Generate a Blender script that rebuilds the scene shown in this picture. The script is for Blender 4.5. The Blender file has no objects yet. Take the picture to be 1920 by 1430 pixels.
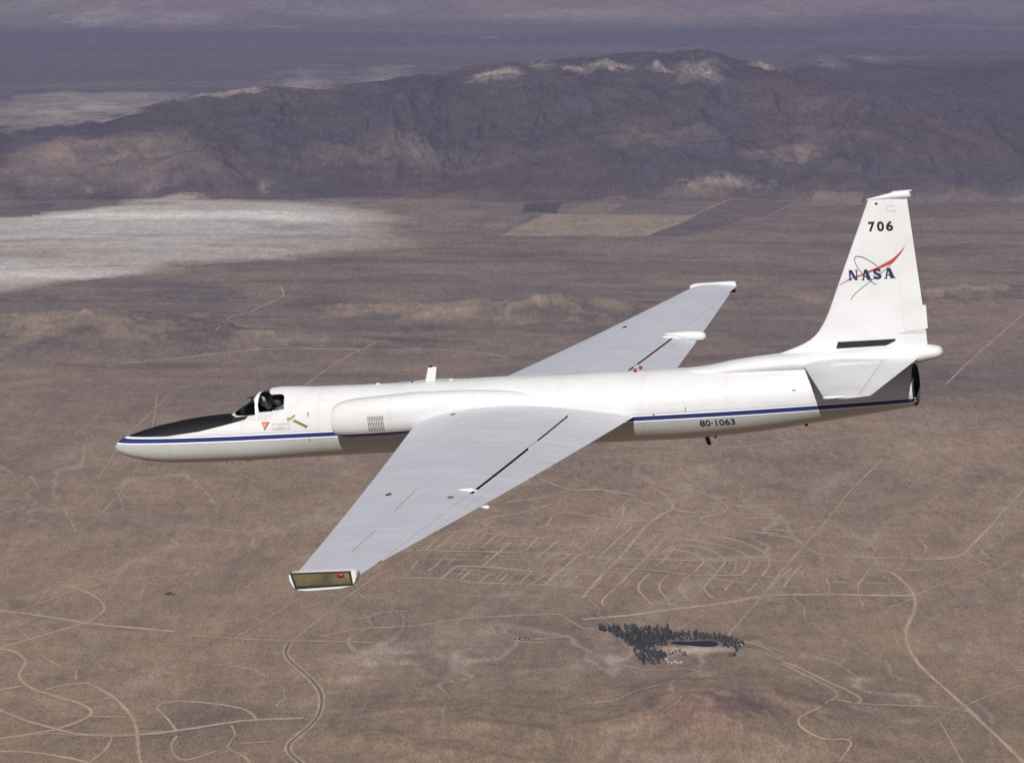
import bpy, bmesh, math, random
import numpy as np
from mathutils import Matrix, Vector

# ------------------------------------------------------------------ camera, sky, sun, exposure
scene = bpy.context.scene
COL = scene.collection
PITCH = math.radians(9.3773)
FOC = 5964.543                      # focal length in photo pixels (1920 wide)
ALT = 2500.0                        # camera height above the desert plain (m)
cam_d = bpy.data.cameras.new("camera")
cam_d.sensor_width = 36.0
cam_d.lens = FOC / 1920.0 * 36.0
cam_d.clip_start = 1.0
cam_d.clip_end = 400000.0
cam = bpy.data.objects.new("camera", cam_d)
COL.objects.link(cam)
cam.location = (0, 0, 0)
cam.rotation_euler = (math.radians(90) - PITCH, 0, 0)
scene.camera = cam

SUN_AZ = math.radians(180 + 15)     # direction the sun stands in, from +Y clockwise: behind the camera, to the left
SUN_EL = math.radians(39)
sun_vec = Vector((math.sin(SUN_AZ) * math.cos(SUN_EL), math.cos(SUN_AZ) * math.cos(SUN_EL), math.sin(SUN_EL)))
world = bpy.data.worlds.new("World")
scene.world = world
world.use_nodes = True
wn = world.node_tree.nodes
wn.clear()
wo = wn.new("ShaderNodeOutputWorld")
wb = wn.new("ShaderNodeBackground")
ws = wn.new("ShaderNodeTexSky")
ws.sky_type = 'NISHITA'
ws.sun_disc = False
ws.sun_elevation = SUN_EL
ws.sun_rotation = SUN_AZ
ws.altitude = 6000
ws.air_density = 0.6
ws.dust_density = 0.1
wb.inputs[1].default_value = 0.05
world.node_tree.links.new(ws.outputs[0], wb.inputs[0])
world.node_tree.links.new(wb.outputs[0], wo.inputs[0])

sun_d = bpy.data.lights.new("sun", 'SUN')
sun_d.energy = 5.0
sun_d.angle = math.radians(0.53)
sun_d.color = (1.0, 0.972, 0.932)
sun = bpy.data.objects.new("sun", sun_d)
COL.objects.link(sun)
sun.rotation_euler = sun_vec.to_track_quat('Z', 'Y').to_euler()

scene.view_settings.view_transform = 'Standard'
scene.view_settings.look = 'None'
scene.view_settings.exposure = 0.08
scene.view_settings.gamma = 1.0
scene.view_settings.use_curve_mapping = False
scene.cycles.max_bounces = 6
scene.cycles.diffuse_bounces = 3
scene.cycles.glossy_bounces = 3
scene.cycles.transmission_bounces = 4
scene.cycles.transparent_max_bounces = 24
scene.cycles.volume_bounces = 0
scene.cycles.use_denoising = False
scene.cycles.sample_clamp_indirect = 2.0

# ------------------------------------------------------------------ helpers
def tag(o, label=None, cat=None, group=None, kind=None):
    if label: o["label"] = label
    if cat: o["category"] = cat
    if group: o["group"] = group
    if kind: o["kind"] = kind
    return o

def mesh_data(name, verts, faces, mats=(), smooth=True, angle=40, recalc=False):
    me = bpy.data.meshes.new(name)
    me.from_pydata([tuple(map(float, v)) for v in verts], [], [tuple(map(int, f)) for f in faces])
    for m in (mats if isinstance(mats, (list, tuple)) else [mats]):
        me.materials.append(m)
    if recalc:
        bm = bmesh.new(); bm.from_mesh(me)
        bmesh.ops.recalc_face_normals(bm, faces=bm.faces)
        bm.to_mesh(me); bm.free()
    if smooth:
        me.polygons.foreach_set("use_smooth", [True] * len(me.polygons))
        me.set_sharp_from_angle(angle=math.radians(angle))
    me.update()
    return me

def link(name, me, parent=None, loc=None):
    o = bpy.data.objects.new(name, me)
    COL.objects.link(o)
    if parent is not None: o.parent = parent
    if loc is not None: o.location = loc
    return o

class NT:
    """small node-tree writer"""
    def __init__(self, name):
        self.mat = bpy.data.materials.new(name)
        self.mat.use_nodes = True
        self.t = self.mat.node_tree
        self.t.nodes.clear()
        self.out = self.t.nodes.new("ShaderNodeOutputMaterial")
    def n(self, kind, ins=None, **props):
        nd = self.t.nodes.new(kind)
        for k, v in props.items(): setattr(nd, k, v)
        for k, v in (ins or {}).items(): self.set(nd.inputs[k], v)
        return nd
    def set(self, sock, v):
        if isinstance(v, bpy.types.NodeSocket): self.t.links.new(v, sock)
        else: sock.default_value = v
    def math(self, op, a, b=0.0, c=None, clamp=False):
        nd = self.n("ShaderNodeMath", {0: a, 1: b}, operation=op, use_clamp=clamp)
        if c is not None: self.set(nd.inputs[2], c)
        return nd.outputs[0]
    def mix(self, fac, a, b, blend='MIX'):
        nd = self.n("ShaderNodeMix", data_type='RGBA', blend_type=blend)
        self.set(nd.inputs[0], fac); self.set(nd.inputs[6], a); self.set(nd.inputs[7], b)
        return nd.outputs[2]
    def noise(self, vec, scale, detail=3.0, rough=0.5):
        nd = self.n("ShaderNodeTexNoise", {"Scale": scale, "Detail": detail, "Roughness": rough})
        if vec is not None: self.set(nd.inputs["Vector"], vec)
        return nd.outputs[0]
    def ramp(self, fac, stops, interp='LINEAR'):
        nd = self.n("ShaderNodeValToRGB", {0: fac})
        r = nd.color_ramp; r.interpolation = interp
        while len(r.elements) < len(stops): r.elements.new(0.5)
        for e, (p, c) in zip(r.elements, stops):
            e.position = p
            e.color = (c, c, c, 1) if isinstance(c, (int, float)) else tuple(c) + (1,)
        return nd.outputs[0]
    def principled(self, color, rough=0.5, metal=0.0, spec=0.5, **kw):
        nd = self.n("ShaderNodeBsdfPrincipled", {"Base Color": color, "Roughness": rough, "Metallic": metal, "Specular IOR Level": spec})
        for k, v in kw.items(): self.set(nd.inputs[k], v)
        return nd
    def surface(self, sh):
        self.t.links.new(sh, self.out.inputs[0]); return self.mat

def c4(r, g, b): return (r, g, b, 1.0)

def simple(name, col, rough=0.5, metal=0.0, spec=0.4, var=0.12, scale=6.0):
    k = NT(name)
    co = k.n("ShaderNodeTexCoord").outputs["Object"]
    v = k.noise(co, scale, 4.0, 0.6)
    f = k.math('MULTIPLY_ADD', v, 2 * var, 1 - var)
    col_n = k.mix(1.0, c4(*col), k.n("ShaderNodeCombineColor", {0: f, 1: f, 2: f}).outputs[0], 'MULTIPLY')
    return k.surface(k.principled(col_n, rough, metal, spec).outputs[0])

# ------------------------------------------------------------------ numeric noise
_rng = np.random.RandomState(7)
_TAB = _rng.rand(64, 256, 256).astype(np.float32)

def vnoise(x, y, seed):
    tab = _TAB[seed % 64]
    xi = np.floor(x); yi = np.floor(y)
    fx = (x - xi).astype(np.float32); fy = (y - yi).astype(np.float32)
    fx = fx * fx * (3 - 2 * fx); fy = fy * fy * (3 - 2 * fy)
    a = xi.astype(np.int64) & 255; b = yi.astype(np.int64) & 255
    a1 = (a + 1) & 255; b1 = (b + 1) & 255
    return (tab[a, b] * (1 - fx) + tab[a1, b] * fx) * (1 - fy) + (tab[a, b1] * (1 - fx) + tab[a1, b1] * fx) * fy

def fbm(x, y, lam, octv=4, seed=0, gain=0.5):
    s = 0.0; a = 1.0; tot = 0.0
    for i in range(octv):
        s = s + a * vnoise(x / lam + 17.3 * i, y / lam + 5.1 * i, seed + i); tot += a
        a *= gain; lam *= 0.49
    return s / tot

def ridged(x, y, lam, octv=4, seed=0, gain=0.5):
    s = 0.0; a = 1.0; tot = 0.0
    for i in range(octv):
        n = 1 - np.abs(2 * vnoise(x / lam + 9.7 * i, y / lam + 3.3 * i, seed + i) - 1)
        s = s + a * n * n; tot += a
        a *= gain; lam *= 0.49
    return s / tot

def sstep(a, b, x):
    t = np.clip((x - a) / (b - a), 0, 1)
    return t * t * (3 - 2 * t)

# ------------------------------------------------------------------ the lie of the land
CP, SP = math.cos(PITCH), math.sin(PITCH)
def ray(px, py):
    u = (np.asarray(px, float) - 960) / FOC; v = (np.asarray(py, float) - 715) / FOC
    return u, CP - SP * v, -SP - CP * v          # world direction of a sight line in the survey picture
def flat_at(px, py):
    u, yy, zz = ray(px, py)
    s = -ALT / zz
    return u * s, yy * s

# crest of the long ridge (sight line, distance) -> world X, Y, height
_cr = [(-500, 300, 25200), (-200, 275, 25300), (0, 246, 25500), (150, 228, 25700), (250, 203, 25900), (330, 186, 26000), (420, 172, 26100), (600, 163, 26300), (750, 150, 26500),
       (870, 134, 26700), (1000, 121, 26800), (1100, 111, 26900), (1150, 98, 27000), (1190, 93, 27000), (1245, 99, 27000), (1310, 90, 27000),
       (1350, 99, 26950), (1400, 120, 26800), (1440, 133, 26700), (1560, 146, 26500), (1660, 156, 26400), (1760, 172, 26300), (1920, 212, 26000), (2300, 262, 25700), (2900, 300, 25500)]
_cx, _cy, _cz = [], [], []
for px, py, dist in _cr:
    u, yy, zz = ray(px, py)
    _cx.append(u / yy * dist); _cy.append(dist); _cz.append(ALT + dist * zz / yy)
_cx = np.array(_cx); _cy = np.array(_cy); _cz = np.array(_cz)

HILLS = []          # (X, Y, radius X, radius Y, height, ridged share)
def hill(px, py, rx, ry, h, rg=0.5):
    x, y = flat_at(px, py)
    HILLS.append((float(x), float(y), rx, ry, h, rg))
# low hills in the middle distance
hill(120, 628, 900, 500, 55, .7); hill(270, 618, 520, 420, 60, .7); hill(-80, 640, 800, 700, 52, .7)
hill(330, 640, 500, 300, 29, .7); hill(470, 645, 600, 300, 26, .7); hill(640, 640, 700, 260, 26, .7)
hill(640, 585, 380, 220, 31, .7); hill(760, 590, 700, 300, 31, .7); hill(900, 590, 500, 300, 47, .7)
hill(1020, 590, 420, 420, 75, .7); hill(1130, 600, 420, 300, 36, .7)
hill(1540, 560, 500, 260, 34, .7); hill(1800, 558, 700, 300, 39, .7); hill(1960, 552, 600, 300, 39, .7); hill(1250, 575, 500, 200, 21, .7)
# near hills
hill(1330, 1352, 300, 480, 74, .30); hill(1230, 1400, 260, 430, 44, .30); hill(1450, 1390, 260, 380, 38, .30)
hill(820, 1460, 330, 650, 55, .45); hill(980, 1400, 260, 420, 36, .45); hill(640, 1440, 220, 420, 24, .4)
hill(1760, 1520, 420, 380, 42, .4); hill(1600, 1420, 180, 260, 16, .4)

def H(X, Y):
    X = np.asarray(X, float); Y = np.asarray(Y, float)
    h = (fbm(X, Y, 2600, 3, 1) - .5) * 10 + (fbm(X, Y, 420, 2, 5) - .5) * 2.4
    near = sstep(22500, 15000, Y) * sstep(-8000, 3000, Y)
    wx = (fbm(X, Y, 500, 2, 9) - .5) * 260; wy = (fbm(X + 900, Y, 500, 2, 11) - .5) * 300
    for (hx, hy, rx, ry, hh, rg) in HILLS:
        d2 = ((X + wx - hx) / rx) ** 2 + ((Y + wy - hy) / ry) ** 2
        m = d2 < 9
        if not np.any(m): continue
        g = np.exp(-d2[m] * 1.1) if X.ndim else np.exp(-d2 * 1.1)
        xx = X[m] if X.ndim else X; yy = Y[m] if X.ndim else Y
        r = (1 - rg) + rg * 1.55 * ridged(xx, yy, min(rx, ry) * 0.9, 4, 14)
        if X.ndim: h[m] += hh * g * r
        else: h = h + hh * g * r
    # the long ridge
    sel = (Y > 21500) & (Y < 39000)
    if np.any(sel):
        x = X[sel]; y = Y[sel]
        x27 = x * 27000 / y
        yc = np.interp(x27, _cx, _cy); zc = np.interp(x27, _cx, _cz)
        zc = zc + (fbm(x27, x27 * 0 + 4.0, 520, 5, 19, .6) - .5) * 75
        yb = 23350 + (fbm(x, y * 0.2, 900, 3, 21) - .5) * 700 + np.interp(x27, [-6000, -2500, 0, 2500, 6000], [250, 100, 0, -150, -250])
        t = (y - yb) / (yc - yb)
        tf = np.clip(t, 0, 1)
        front = 0.08 * sstep(0, .2, tf) + 0.92 * (0.55 * tf ** 1.15 + .45 * sstep(0, 1, tf))
        tb = np.clip((y - yc) / 5200.0, 0, 1)
        back = 1 - (0.55 * sstep(0, .35, tb) + .45 * sstep(.2, 1, tb))
        prof = np.where(t < 1, front, back)
        warp = (fbm(x, y, 1500, 3, 24) - .5) * 1500
        spur = ridged(x + warp, y * 0.55, 1500, 5, 27, .55)
        fine = ridged(x + warp * .6, y * 0.45, 420, 4, 33, .55)
        env = np.where(t < 1, np.clip(4 * tf * (1 - tf), 0, 1) ** .8 + 0.05 * sstep(0, .1, tf), .35 * back)
        mh = zc * prof + zc * env * ((spur - .42) * .46 + (fine - .4) * .10)
        mh = mh + sstep(0, .3, tf) * (fine - .45) * 15 * np.where(t < 1, 1 - .6 * sstep(.85, 1, t), back)
        mh = mh + sstep(.02, .25, tf) * (ridged(x + warp * .3, y * .5, 170, 3, 47, .6) - .45) * 13 * np.where(t < 1, 1.0, back)
        fade = sstep(0, .06, t)
        plat = 500 * sstep(1500, 2700, x27) * sstep(26300, 29500, y) * sstep(38500, 33500, y) * (.85 + .3 * fbm(x, y, 1800, 3, 39))
        mh = np.maximum(mh, plat)
        if X.ndim: h[sel] += np.maximum(mh, 0) * fade
        else: h = h + max(float(mh), 0) * fade
    # the far ranges
    sel = Y > 44000
    if np.any(sel):
        x = X[sel]; y = Y[sel]
        r = ridged(x + 700, y * .8, 5200, 5, 38, .5)
        f = ridged(x, y * .6, 1700, 4, 44, .55)
        k = sstep(44500 + (fbm(x, y, 4000, 2, 50) - .5) * 5000, 59000, y)
        mh = k * (160 + 1350 * r + 420 * f) * (.35 + .9 * fbm(x, y, 7000, 2, 52))
        if X.ndim: h[sel] += mh
        else: h = h + float(mh)
    return h

def ground_at(px, py, it=7):
    """where a sight line of the survey picture meets the land (gentle terrain)"""
    px = np.atleast_1d(np.asarray(px, float)); py = np.atleast_1d(np.asarray(py, float))
    u, yy, zz = ray(px, py)
    h = np.zeros_like(px)
    for _ in range(it):
        s = (h - ALT) / zz
        h = .5 * h + .5 * H(u * s, yy * s)
    s = (h - ALT) / zz
    return u * s, yy * s, H(u * s, yy * s)

def slope_at(px, py):
    """the same on steep land: march along the sight line"""
    u, yy, zz = ray(px, py)
    s = np.linspace(14000, 75000, 2400)
    d = zz * s + ALT - H(u * s, yy * s)
    i = int(np.argmax(d < 0)) if np.any(d < 0) else len(s) - 1
    return u * s[i], yy * s[i]

# ------------------------------------------------------------------ the ground sheet
ang = np.concatenate([np.linspace(-180, -60, 16)[:-1], np.linspace(-60, -14, 24)[:-1], np.linspace(-14, -10, 20)[:-1], np.linspace(-10, 10, 800)[:-1],
                      np.linspace(10, 14, 20)[:-1], np.linspace(14, 60, 24)[:-1], np.linspace(60, 180, 16)])
rad = np.concatenate([[60, 400, 900], np.linspace(1500, 7400, 14)[:-1], 1 / np.linspace(1 / 7400, 1 / 16000, 300)[:-1],
                      1 / np.linspace(1 / 16000, 1 / 23200, 230)[:-1], np.linspace(23200, 28600, 330)[:-1], np.linspace(28600, 44000, 80)[:-1],
                      np.linspace(44000, 66000, 130)[:-1], np.linspace(66000, 95000, 30)])
A_, R_ = np.meshgrid(np.radians(ang), rad)
GX = (np.sin(A_) * R_).ravel(); GY = (np.cos(A_) * R_).ravel()
GH = H(GX, GY)
nR, nA = A_.shape

# ---- colours of the land itself
def inside(poly, x, y):
    poly = np.asarray(poly); r = np.zeros(len(x), bool); j = len(poly) - 1
    for i in range(len(poly)):
        xi, yi = poly[i]; xj, yj = poly[j]
        c = ((yi > y) != (yj > y)) & (x < (xj - xi) * (y - yi) / (yj - yi + 1e-9) + xi)
        r ^= c; j = i
    return r

TAN = np.array([.268, .187, .116]); BROWN = np.array([.216, .151, .094]); SCRUB = np.array([.124, .093, .071]); GREYS = np.array([.165, .128, .100])
SAND = np.array([.37, .29, .225]); WHITE = np.array([.50, .46, .42]); RED = np.array([.225, .118, .088]); DARKR = np.array([.070, .056, .054]); OCHRE = np.array([.220, .163, .108])
C = np.tile(TAN, (len(GX), 1)).astype(float)
def lay(col, m):
    global C
    C += (np.asarray(col) - C) * np.clip(m, 0, 1)[:, None]
n1 = fbm(GX, GY, 1900, 5, 3); n2 = fbm(GX, GY, 700, 4, 12); n3 = fbm(GX, GY * .5, 160, 4, 20)
# faint drainage streaks that run down the fan
diag = fbm((GX * .82 - GY * .30) , (GX * .30 + GY * .82) * .16, 130, 4, 29)
lay(BROWN, sstep(.40, .72, n1) * .48)
lay(GREYS, sstep(.45, .75, n2) * .28)
lay(SAND, sstep(.56, .78, diag) * .38 * sstep(16000, 11000, GY))
lay(SCRUB, sstep(.42, .26, diag) * .22 * sstep(16000, 11000, GY))
# sandy washes that wander down the fans, and the darker brush along their banks
wsx = GX + (fbm(GX, GY, 700, 4, 2) - .5) * 620 + GY * .22
wl = np.abs(vnoise(wsx / 210, GY / 1500, 4) - .5)
wl2 = np.abs(vnoise(wsx / 95 + 40, GY / 700, 13) - .5)
nearp = sstep(15500, 12500, GY)
lay(SCRUB * .95, sstep(.10, .03, wl) * .24 * nearp * sstep(.3, .6, n2))
lay(SAND * .95, sstep(.022, .006, wl) * .60 * nearp * sstep(.35, .55, n1))
lay(SAND * .85, sstep(.018, .005, wl2) * .38 * nearp * sstep(.5, .68, n2))
lay(SCRUB, sstep(.56, .76, n3) * .20)
lay(BROWN * .86, sstep(9800, 8600, GY + (n1 - .5) * 1500) * .35)
# mid plain: darker creosote flats with pale streaks
mid = sstep(13800, 15600, GY + (n1 - .5) * 1800) * sstep(24200, 22800, GY)
lay(SCRUB * 1.2, mid * (.5 + .35 * sstep(.35, .6, n2)))
st = fbm(GX * .22, GY, 150, 4, 31)
lay(TAN * .9, mid * sstep(.54, .72, st) * .55)
lay(SCRUB * .8, mid * sstep(.56, .7, fbm(GX * .25 + 500, GY, 300, 4, 35)) * .5)
# hill flesh
hl = np.zeros(len(GX))
for (hx, hy, rx, ry, hh, rg) in HILLS[:15]:
    hl = np.maximum(hl, np.exp(-(((GX - hx) / rx) ** 2 + ((GY - hy) / ry) ** 2) * 1.0))
fr = ridged(GX, GY, 380, 4, 14)
lay(OCHRE * .92, sstep(.25, .7, hl + (n2 - .5) * .3) * .7)
lay(SCRUB * .75, sstep(.3, .6, hl) * sstep(.46, .2, fr) * .75)
lay(TAN * 1.02, sstep(.35, .7, hl) * sstep(.5, .75, fr) * .6)
# long ridge
rg_ = sstep(23100, 23700, GY + (n2 - .5) * 500) * sstep(38000, 31000, GY)
lay(SCRUB * .40, rg_ * .96)
mr = fbm(GX, GY, 900, 5, 36); mr2 = fbm(GX * 1.3, GY * .5, 320, 4, 41)
lay(OCHRE * .50, rg_ * sstep(.50, .74, mr) * .42)
lay(RED * .42 + .01, rg_ * sstep(.52, .7, fbm(GX, GY, 1300, 4, 46)) * .3)
lay(DARKR, rg_ * sstep(.54, .7, mr2) * .6)
# far valley and ranges
fv = sstep(30500, 33500, GY)
lay(SCRUB * .78, fv * .95)
lay(SAND * .55, fv * sstep(.50, .72, fbm(GX * .25, GY, 900, 4, 49)) * .28)
ff = sstep(45500, 49000, GY + (n1 - .5) * 4000)
lay(OCHRE * .95, ff * .75); lay(RED * .9 + .05, ff * sstep(.45, .65, fbm(GX, GY, 2600, 4, 53)) * .5)
lay(SCRUB, ff * sstep(.5, .68, fbm(GX, GY, 1500, 4, 57)) * .5)

# patches of bare rock, sand and scrub: (sight line, size in picture units, colour, strength, steep)
PATCH = [
 (785, 285, 120, 44, OCHRE * .85, .6, 1), (400, 310, 120, 30, OCHRE * .6, .4, 1), (960, 300, 120, 24, OCHRE * .6, .4, 1), (615, 300, 75, 26, OCHRE * .8, .5, 1), (170, 305, 200, 50, OCHRE * .95, .8, 1), (80, 300, 90, 40, RED * .8 + .06, .45, 1), (270, 320, 60, 26, RED * .8 + .05, .4, 1),
 (1140, 124, 36, 8, SAND * 1.05, .9, 1), (1080, 131, 24, 8, SAND, .85, 1), (1235, 126, 20, 6, SAND, .75, 1), (920, 140, 44, 8, SAND * 1.1, .65, 1), (1015, 124, 22, 6, SAND, .7, 1),
 (1310, 138, 40, 10, SAND * .9, .7, 1), (1450, 124, 60, 9, SAND * .85, .6, 1), (965, 136, 20, 8, SAND * 1.1, .55, 1), (1560, 122, 30, 8, SAND * .8, .5, 1), (1640, 112, 40, 6, SAND * .8, .5, 1),
 (120, 205, 190, 24, SAND * 1.0, 1.0, 1), (60, 236, 90, 8, RED * .6 + .22, .75, 1), (180, 224, 70, 6, SAND * 1.0, .8, 1), (300, 182, 120, 8, SAND * .8, .7, 1), (430, 174, 90, 7, SAND, .75, 1), (560, 164, 70, 4, SAND, .7, 1), (720, 150, 60, 4, SAND * .9, .6, 1),
 (1370, 338, 75, 12, SAND * .85, .75, 1), (1300, 348, 20, 5, SAND, .5, 1), (1520, 260, 120, 34, RED * .55 + .04, .38, 1), (1480, 290, 80, 20, OCHRE, .55, 1), (1600, 310, 90, 16, OCHRE * .9, .4, 1), (1200, 260, 120, 22, OCHRE * .8, .4, 1), (1540, 200, 90, 30, RED * .5 + .03, .3, 1),
 (1280, 290, 110, 40, DARKR, .65, 1), (1360, 190, 70, 40, DARKR, .6, 1), (520, 280, 80, 50, DARKR, .45, 1), (690, 235, 110, 30, DARKR, .45, 1), (1050, 210, 100, 26, DARKR, .4, 1), (1720, 190, 160, 40, DARKR, .5, 1), (1640, 320, 190, 16, DARKR, .55, 1), (560, 345, 90, 14, DARKR, .5, 1),
 (165, 355, 22, 10, SAND * .8, .5, 1), (495, 350, 12, 16, SAND * .8, .5, 1), (290, 352, 20, 10, SAND * .8, .4, 1),
 (180, 30, 80, 22, SAND * .9, .8, 1), (330, 34, 80, 16, SAND * .85, .7, 1), (60, 14, 90, 12, SAND * .7, .5, 1), (620, 26, 120, 12, SAND * .8, .65, 1), (1100, 22, 190, 14, SAND * .8, .6, 1), (480, 62, 160, 5, DARKR, .5, 0), (1300, 60, 300, 8, DARKR, .4, 0), (1350, 28, 130, 8, SAND * .75, .4, 1), (920, 70, 16, 1.5, SAND, .6, 0), (520, 50, 40, 2, SAND, .5, 0),
 # middle plain
 (1120, 424, 180, 16, OCHRE * 1.1, .0, 0), (700, 440, 60, 24, OCHRE * 1.05, .5, 0), (880, 400, 90, 8, SAND * .7, .4, 0), (760, 400, 60, 5, SAND * .7, .35, 0), (650, 376, 90, 3, SAND * .8, .6, 0),
 (60, 388, 90, 12, DARKR * 1.1, .85, 0), (200, 372, 150, 5, DARKR * 1.1, .8, 0), (330, 555, 150, 16, DARKR * 1.1, .6, 0), (60, 560, 120, 14, DARKR * 1.1, .6, 0), (620, 568, 90, 9, DARKR, .6, 0), (700, 615, 260, 9, DARKR, .55, 0), (130, 645, 140, 10, DARKR, .5, 0), (400, 655, 130, 10, DARKR, .5, 0), (1400, 560, 90, 10, DARKR * 1.1, .5, 0),
 (60, 700, 110, 16, TAN * 1.05, .6, 0), (20, 740, 70, 40, TAN, .4, 0), (1850, 640, 90, 60, OCHRE * .95, .3, 0),
 # near plain
 (1200, 1198, 70, 16, DARKR * .8, .8, 0), (1320, 1198, 70, 7, DARKR * .8, .7, 0), (1222, 1234, 36, 10, DARKR * .8, .75, 0),
 (700, 1238, 85, 14, SAND * 1.0, .75, 0), (660, 1272, 50, 9, SAND, .7, 0), (770, 1222, 40, 7, SAND, .7, 0), (847, 1226, 24, 9, SAND * 1.05, .85, 0), (980, 1258, 60, 7, SAND * .9, .5, 0),
 (1146, 1236, 18, 9, WHITE * .9, .95, 0), (1150, 1240, 32, 14, SAND * .95, .8, 0), (1330, 1264, 20, 7, SAND * .95 + np.array([.06, 0, -.02]), .8, 0), (1300, 1218, 85, 7, SAND * 1.2, 1.0, 0), (1300, 1216, 85, 5, SAND * 1.2, 1.0, 0), (1410, 1222, 60, 7, SAND * .95, .55, 0), (1250, 1232, 60, 7, SAND * .8, .5, 0),
 (1330, 1310, 120, 34, RED * .95, .68, 0), (1250, 1330, 80, 26, RED, .42, 0), (1400, 1320, 70, 24, DARKR * 1.2, .6, 0), (1220, 1318, 20, 14, DARKR, .6, 0), (1440, 1350, 90, 10, GREYS * .8, .5, 0), (1230, 1385, 110, 16, RED * 1.05, .3, 0), (1300, 1400, 160, 14, BROWN, .5, 0),
 (1620, 1328, 40, 8, WHITE * .7, .5, 0), (1690, 1305, 50, 10, SAND * .9, .5, 0), (1620, 1275, 26, 6, SAND, .6, 0), (1560, 1350, 70, 16, OCHRE, .5, 0), (1700, 1352, 90, 6, SAND * .8, .45, 0), (1840, 1230, 70, 30, RED * .7 + .09, .3, 0), (1790, 1212, 30, 14, SAND * .8, .4, 0),
 (175, 1200, 28, 14, RED * .6 + .16, .6, 0), (470, 1280, 40, 7, SAND * .9, .55, 0), (430, 1260, 90, 14, TAN * 1.15, .45, 0), (560, 1262, 22, 26, TAN * 1.2, .5, 0), (350, 1350, 70, 40, DARKR * 1.5, .35, 0), (440, 1340, 60, 30, DARKR * 1.4, .35, 0), (120, 1270, 60, 16, DARKR * 1.5, .4, 0),
 (1450, 950, 60, 24, TAN * 1.05, .35, 0), (1640, 1060, 40, 10, SAND * .85, .5, 0), (1230, 1010, 230, 60, TAN * 1.05, .4, 0), (1840, 1010, 30, 20, SAND * .8, .35, 0),
]
wxx = (fbm(GX, GY, 300, 4, 6) - .5); wyy = (fbm(GX + 4000, GY, 300, 4, 8) - .5)
for (px, py, rx, ry, col, s_, steep) in PATCH:
    if s_ <= 0: continue
    if steep:
        cx_, cy_ = slope_at(px, py); a = slope_at(px, py - ry)[1]; b = slope_at(px, py + ry)[1]
        rY = min(max(abs(b - cy_) * 1.0, 40), 2600)
    else:
        g = ground_at([px, px, px], [py, py - ry, py + ry]); cx_, cy_ = g[0][0], g[1][0]; rY = max(abs(g[1][1] - g[1][2]) / 2, 25)
    rX = rx * cy_ / FOC
    near_ = (np.abs(GX - cx_) < rX * 2.6) & (np.abs(GY - cy_) < rY * 2.6)
    if not near_.any(): continue
    gx_, gy_ = GX[near_], GY[near_]
    lam = max(min(rX, rY) * .9, 60)
    ww = fbm(gx_, gy_, lam, 5, 17, .6) - .5; w3 = fbm(gx_ + 333, gy_, lam, 5, 22, .6) - .5
    d = np.hypot((gx_ - cx_) / rX + ww * 1.5, (gy_ - cy_) / rY + w3 * 1.5)
    rag = fbm(gx_, gy_ * .6, max(lam * .35, 40), 4, 26, .62)
    mm = np.zeros(len(GX)); mm[near_] = sstep(1.45, .15, d + (rag - .5) * 1.9) * s_ * (.45 + .9 * sstep(.3, .7, rag))
    lay(col, mm)

# the dry lake
lake_px = [(-500, 420), (-60, 412), (0, 408), (50, 403), (125, 391), (200, 384), (250, 377), (400, 376), (500, 378), (575, 384), (640, 396), (700, 412), (748, 436), (750, 447), (700, 466), (620, 478), (550, 484), (450, 489), (300, 496), (240, 509), (150, 523), (0, 540), (-200, 556), (-500, 570)]
lx, ly = flat_at([p[0] for p in lake_px], [p[1] for p in lake_px])
ls = (GY > 17000) & (GY < 24500) & (GX < 200)
lk = np.zeros(len(GX))
acc = np.zeros(ls.sum())
w1 = (fbm(GX[ls] * .6, GY[ls], 620, 5, 58, .6) - .5) * 900
w2 = (fbm(GX[ls] * .6 + 900, GY[ls], 620, 5, 60, .6) - .5) * 800
for ox, oy in ((0, 0), (130, 60), (-130, 60), (130, -60), (-130, -60), (0, 110), (0, -110)):
    acc += inside(list(zip(lx, ly)), GX[ls] + w1 + ox, GY[ls] + w2 + oy)
lk[ls] = acc / 7
PLAYA = np.array([.50, .43, .36])
edge_r = sstep(-620, -1500, GX + (n2 - .5) * 900)
lay(OCHRE * 1.42, lk * .9)
lay(PLAYA * .86, lk * edge_r)
sx = fbm(GX * .22, GY + GX * .12, 520, 5, 61)
lay(np.array([.50, .46, .43]), lk * edge_r * sstep(.50, .72, sx) * .7)
lay(np.array([.25, .215, .195]), lk * edge_r * sstep(.52, .36, fbm(GX * .3 + 777, GY + GX * .1, 420, 5, 48, .6)) * .55)
lay(OCHRE * 1.2, lk * edge_r * sstep(.56, .74, fbm(GX * .35 + 99, GY, 500, 5, 55, .6)) * .5)
topw = np.exp(-((GY - 22300 - (n2 - .5) * 500) / 330.0) ** 2)
lay(np.array([.72, .66, .58]), lk * topw * sstep(-900, -1700, GX) * .95)
loww = np.exp(-((GY - 19250 + (GX + 3100) * .28 - (n2 - .5) * 300) / 300.0) ** 2)
lay(np.array([.62, .57, .52]), lk * loww * sstep(-1900, -2600, GX) * .9)

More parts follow.
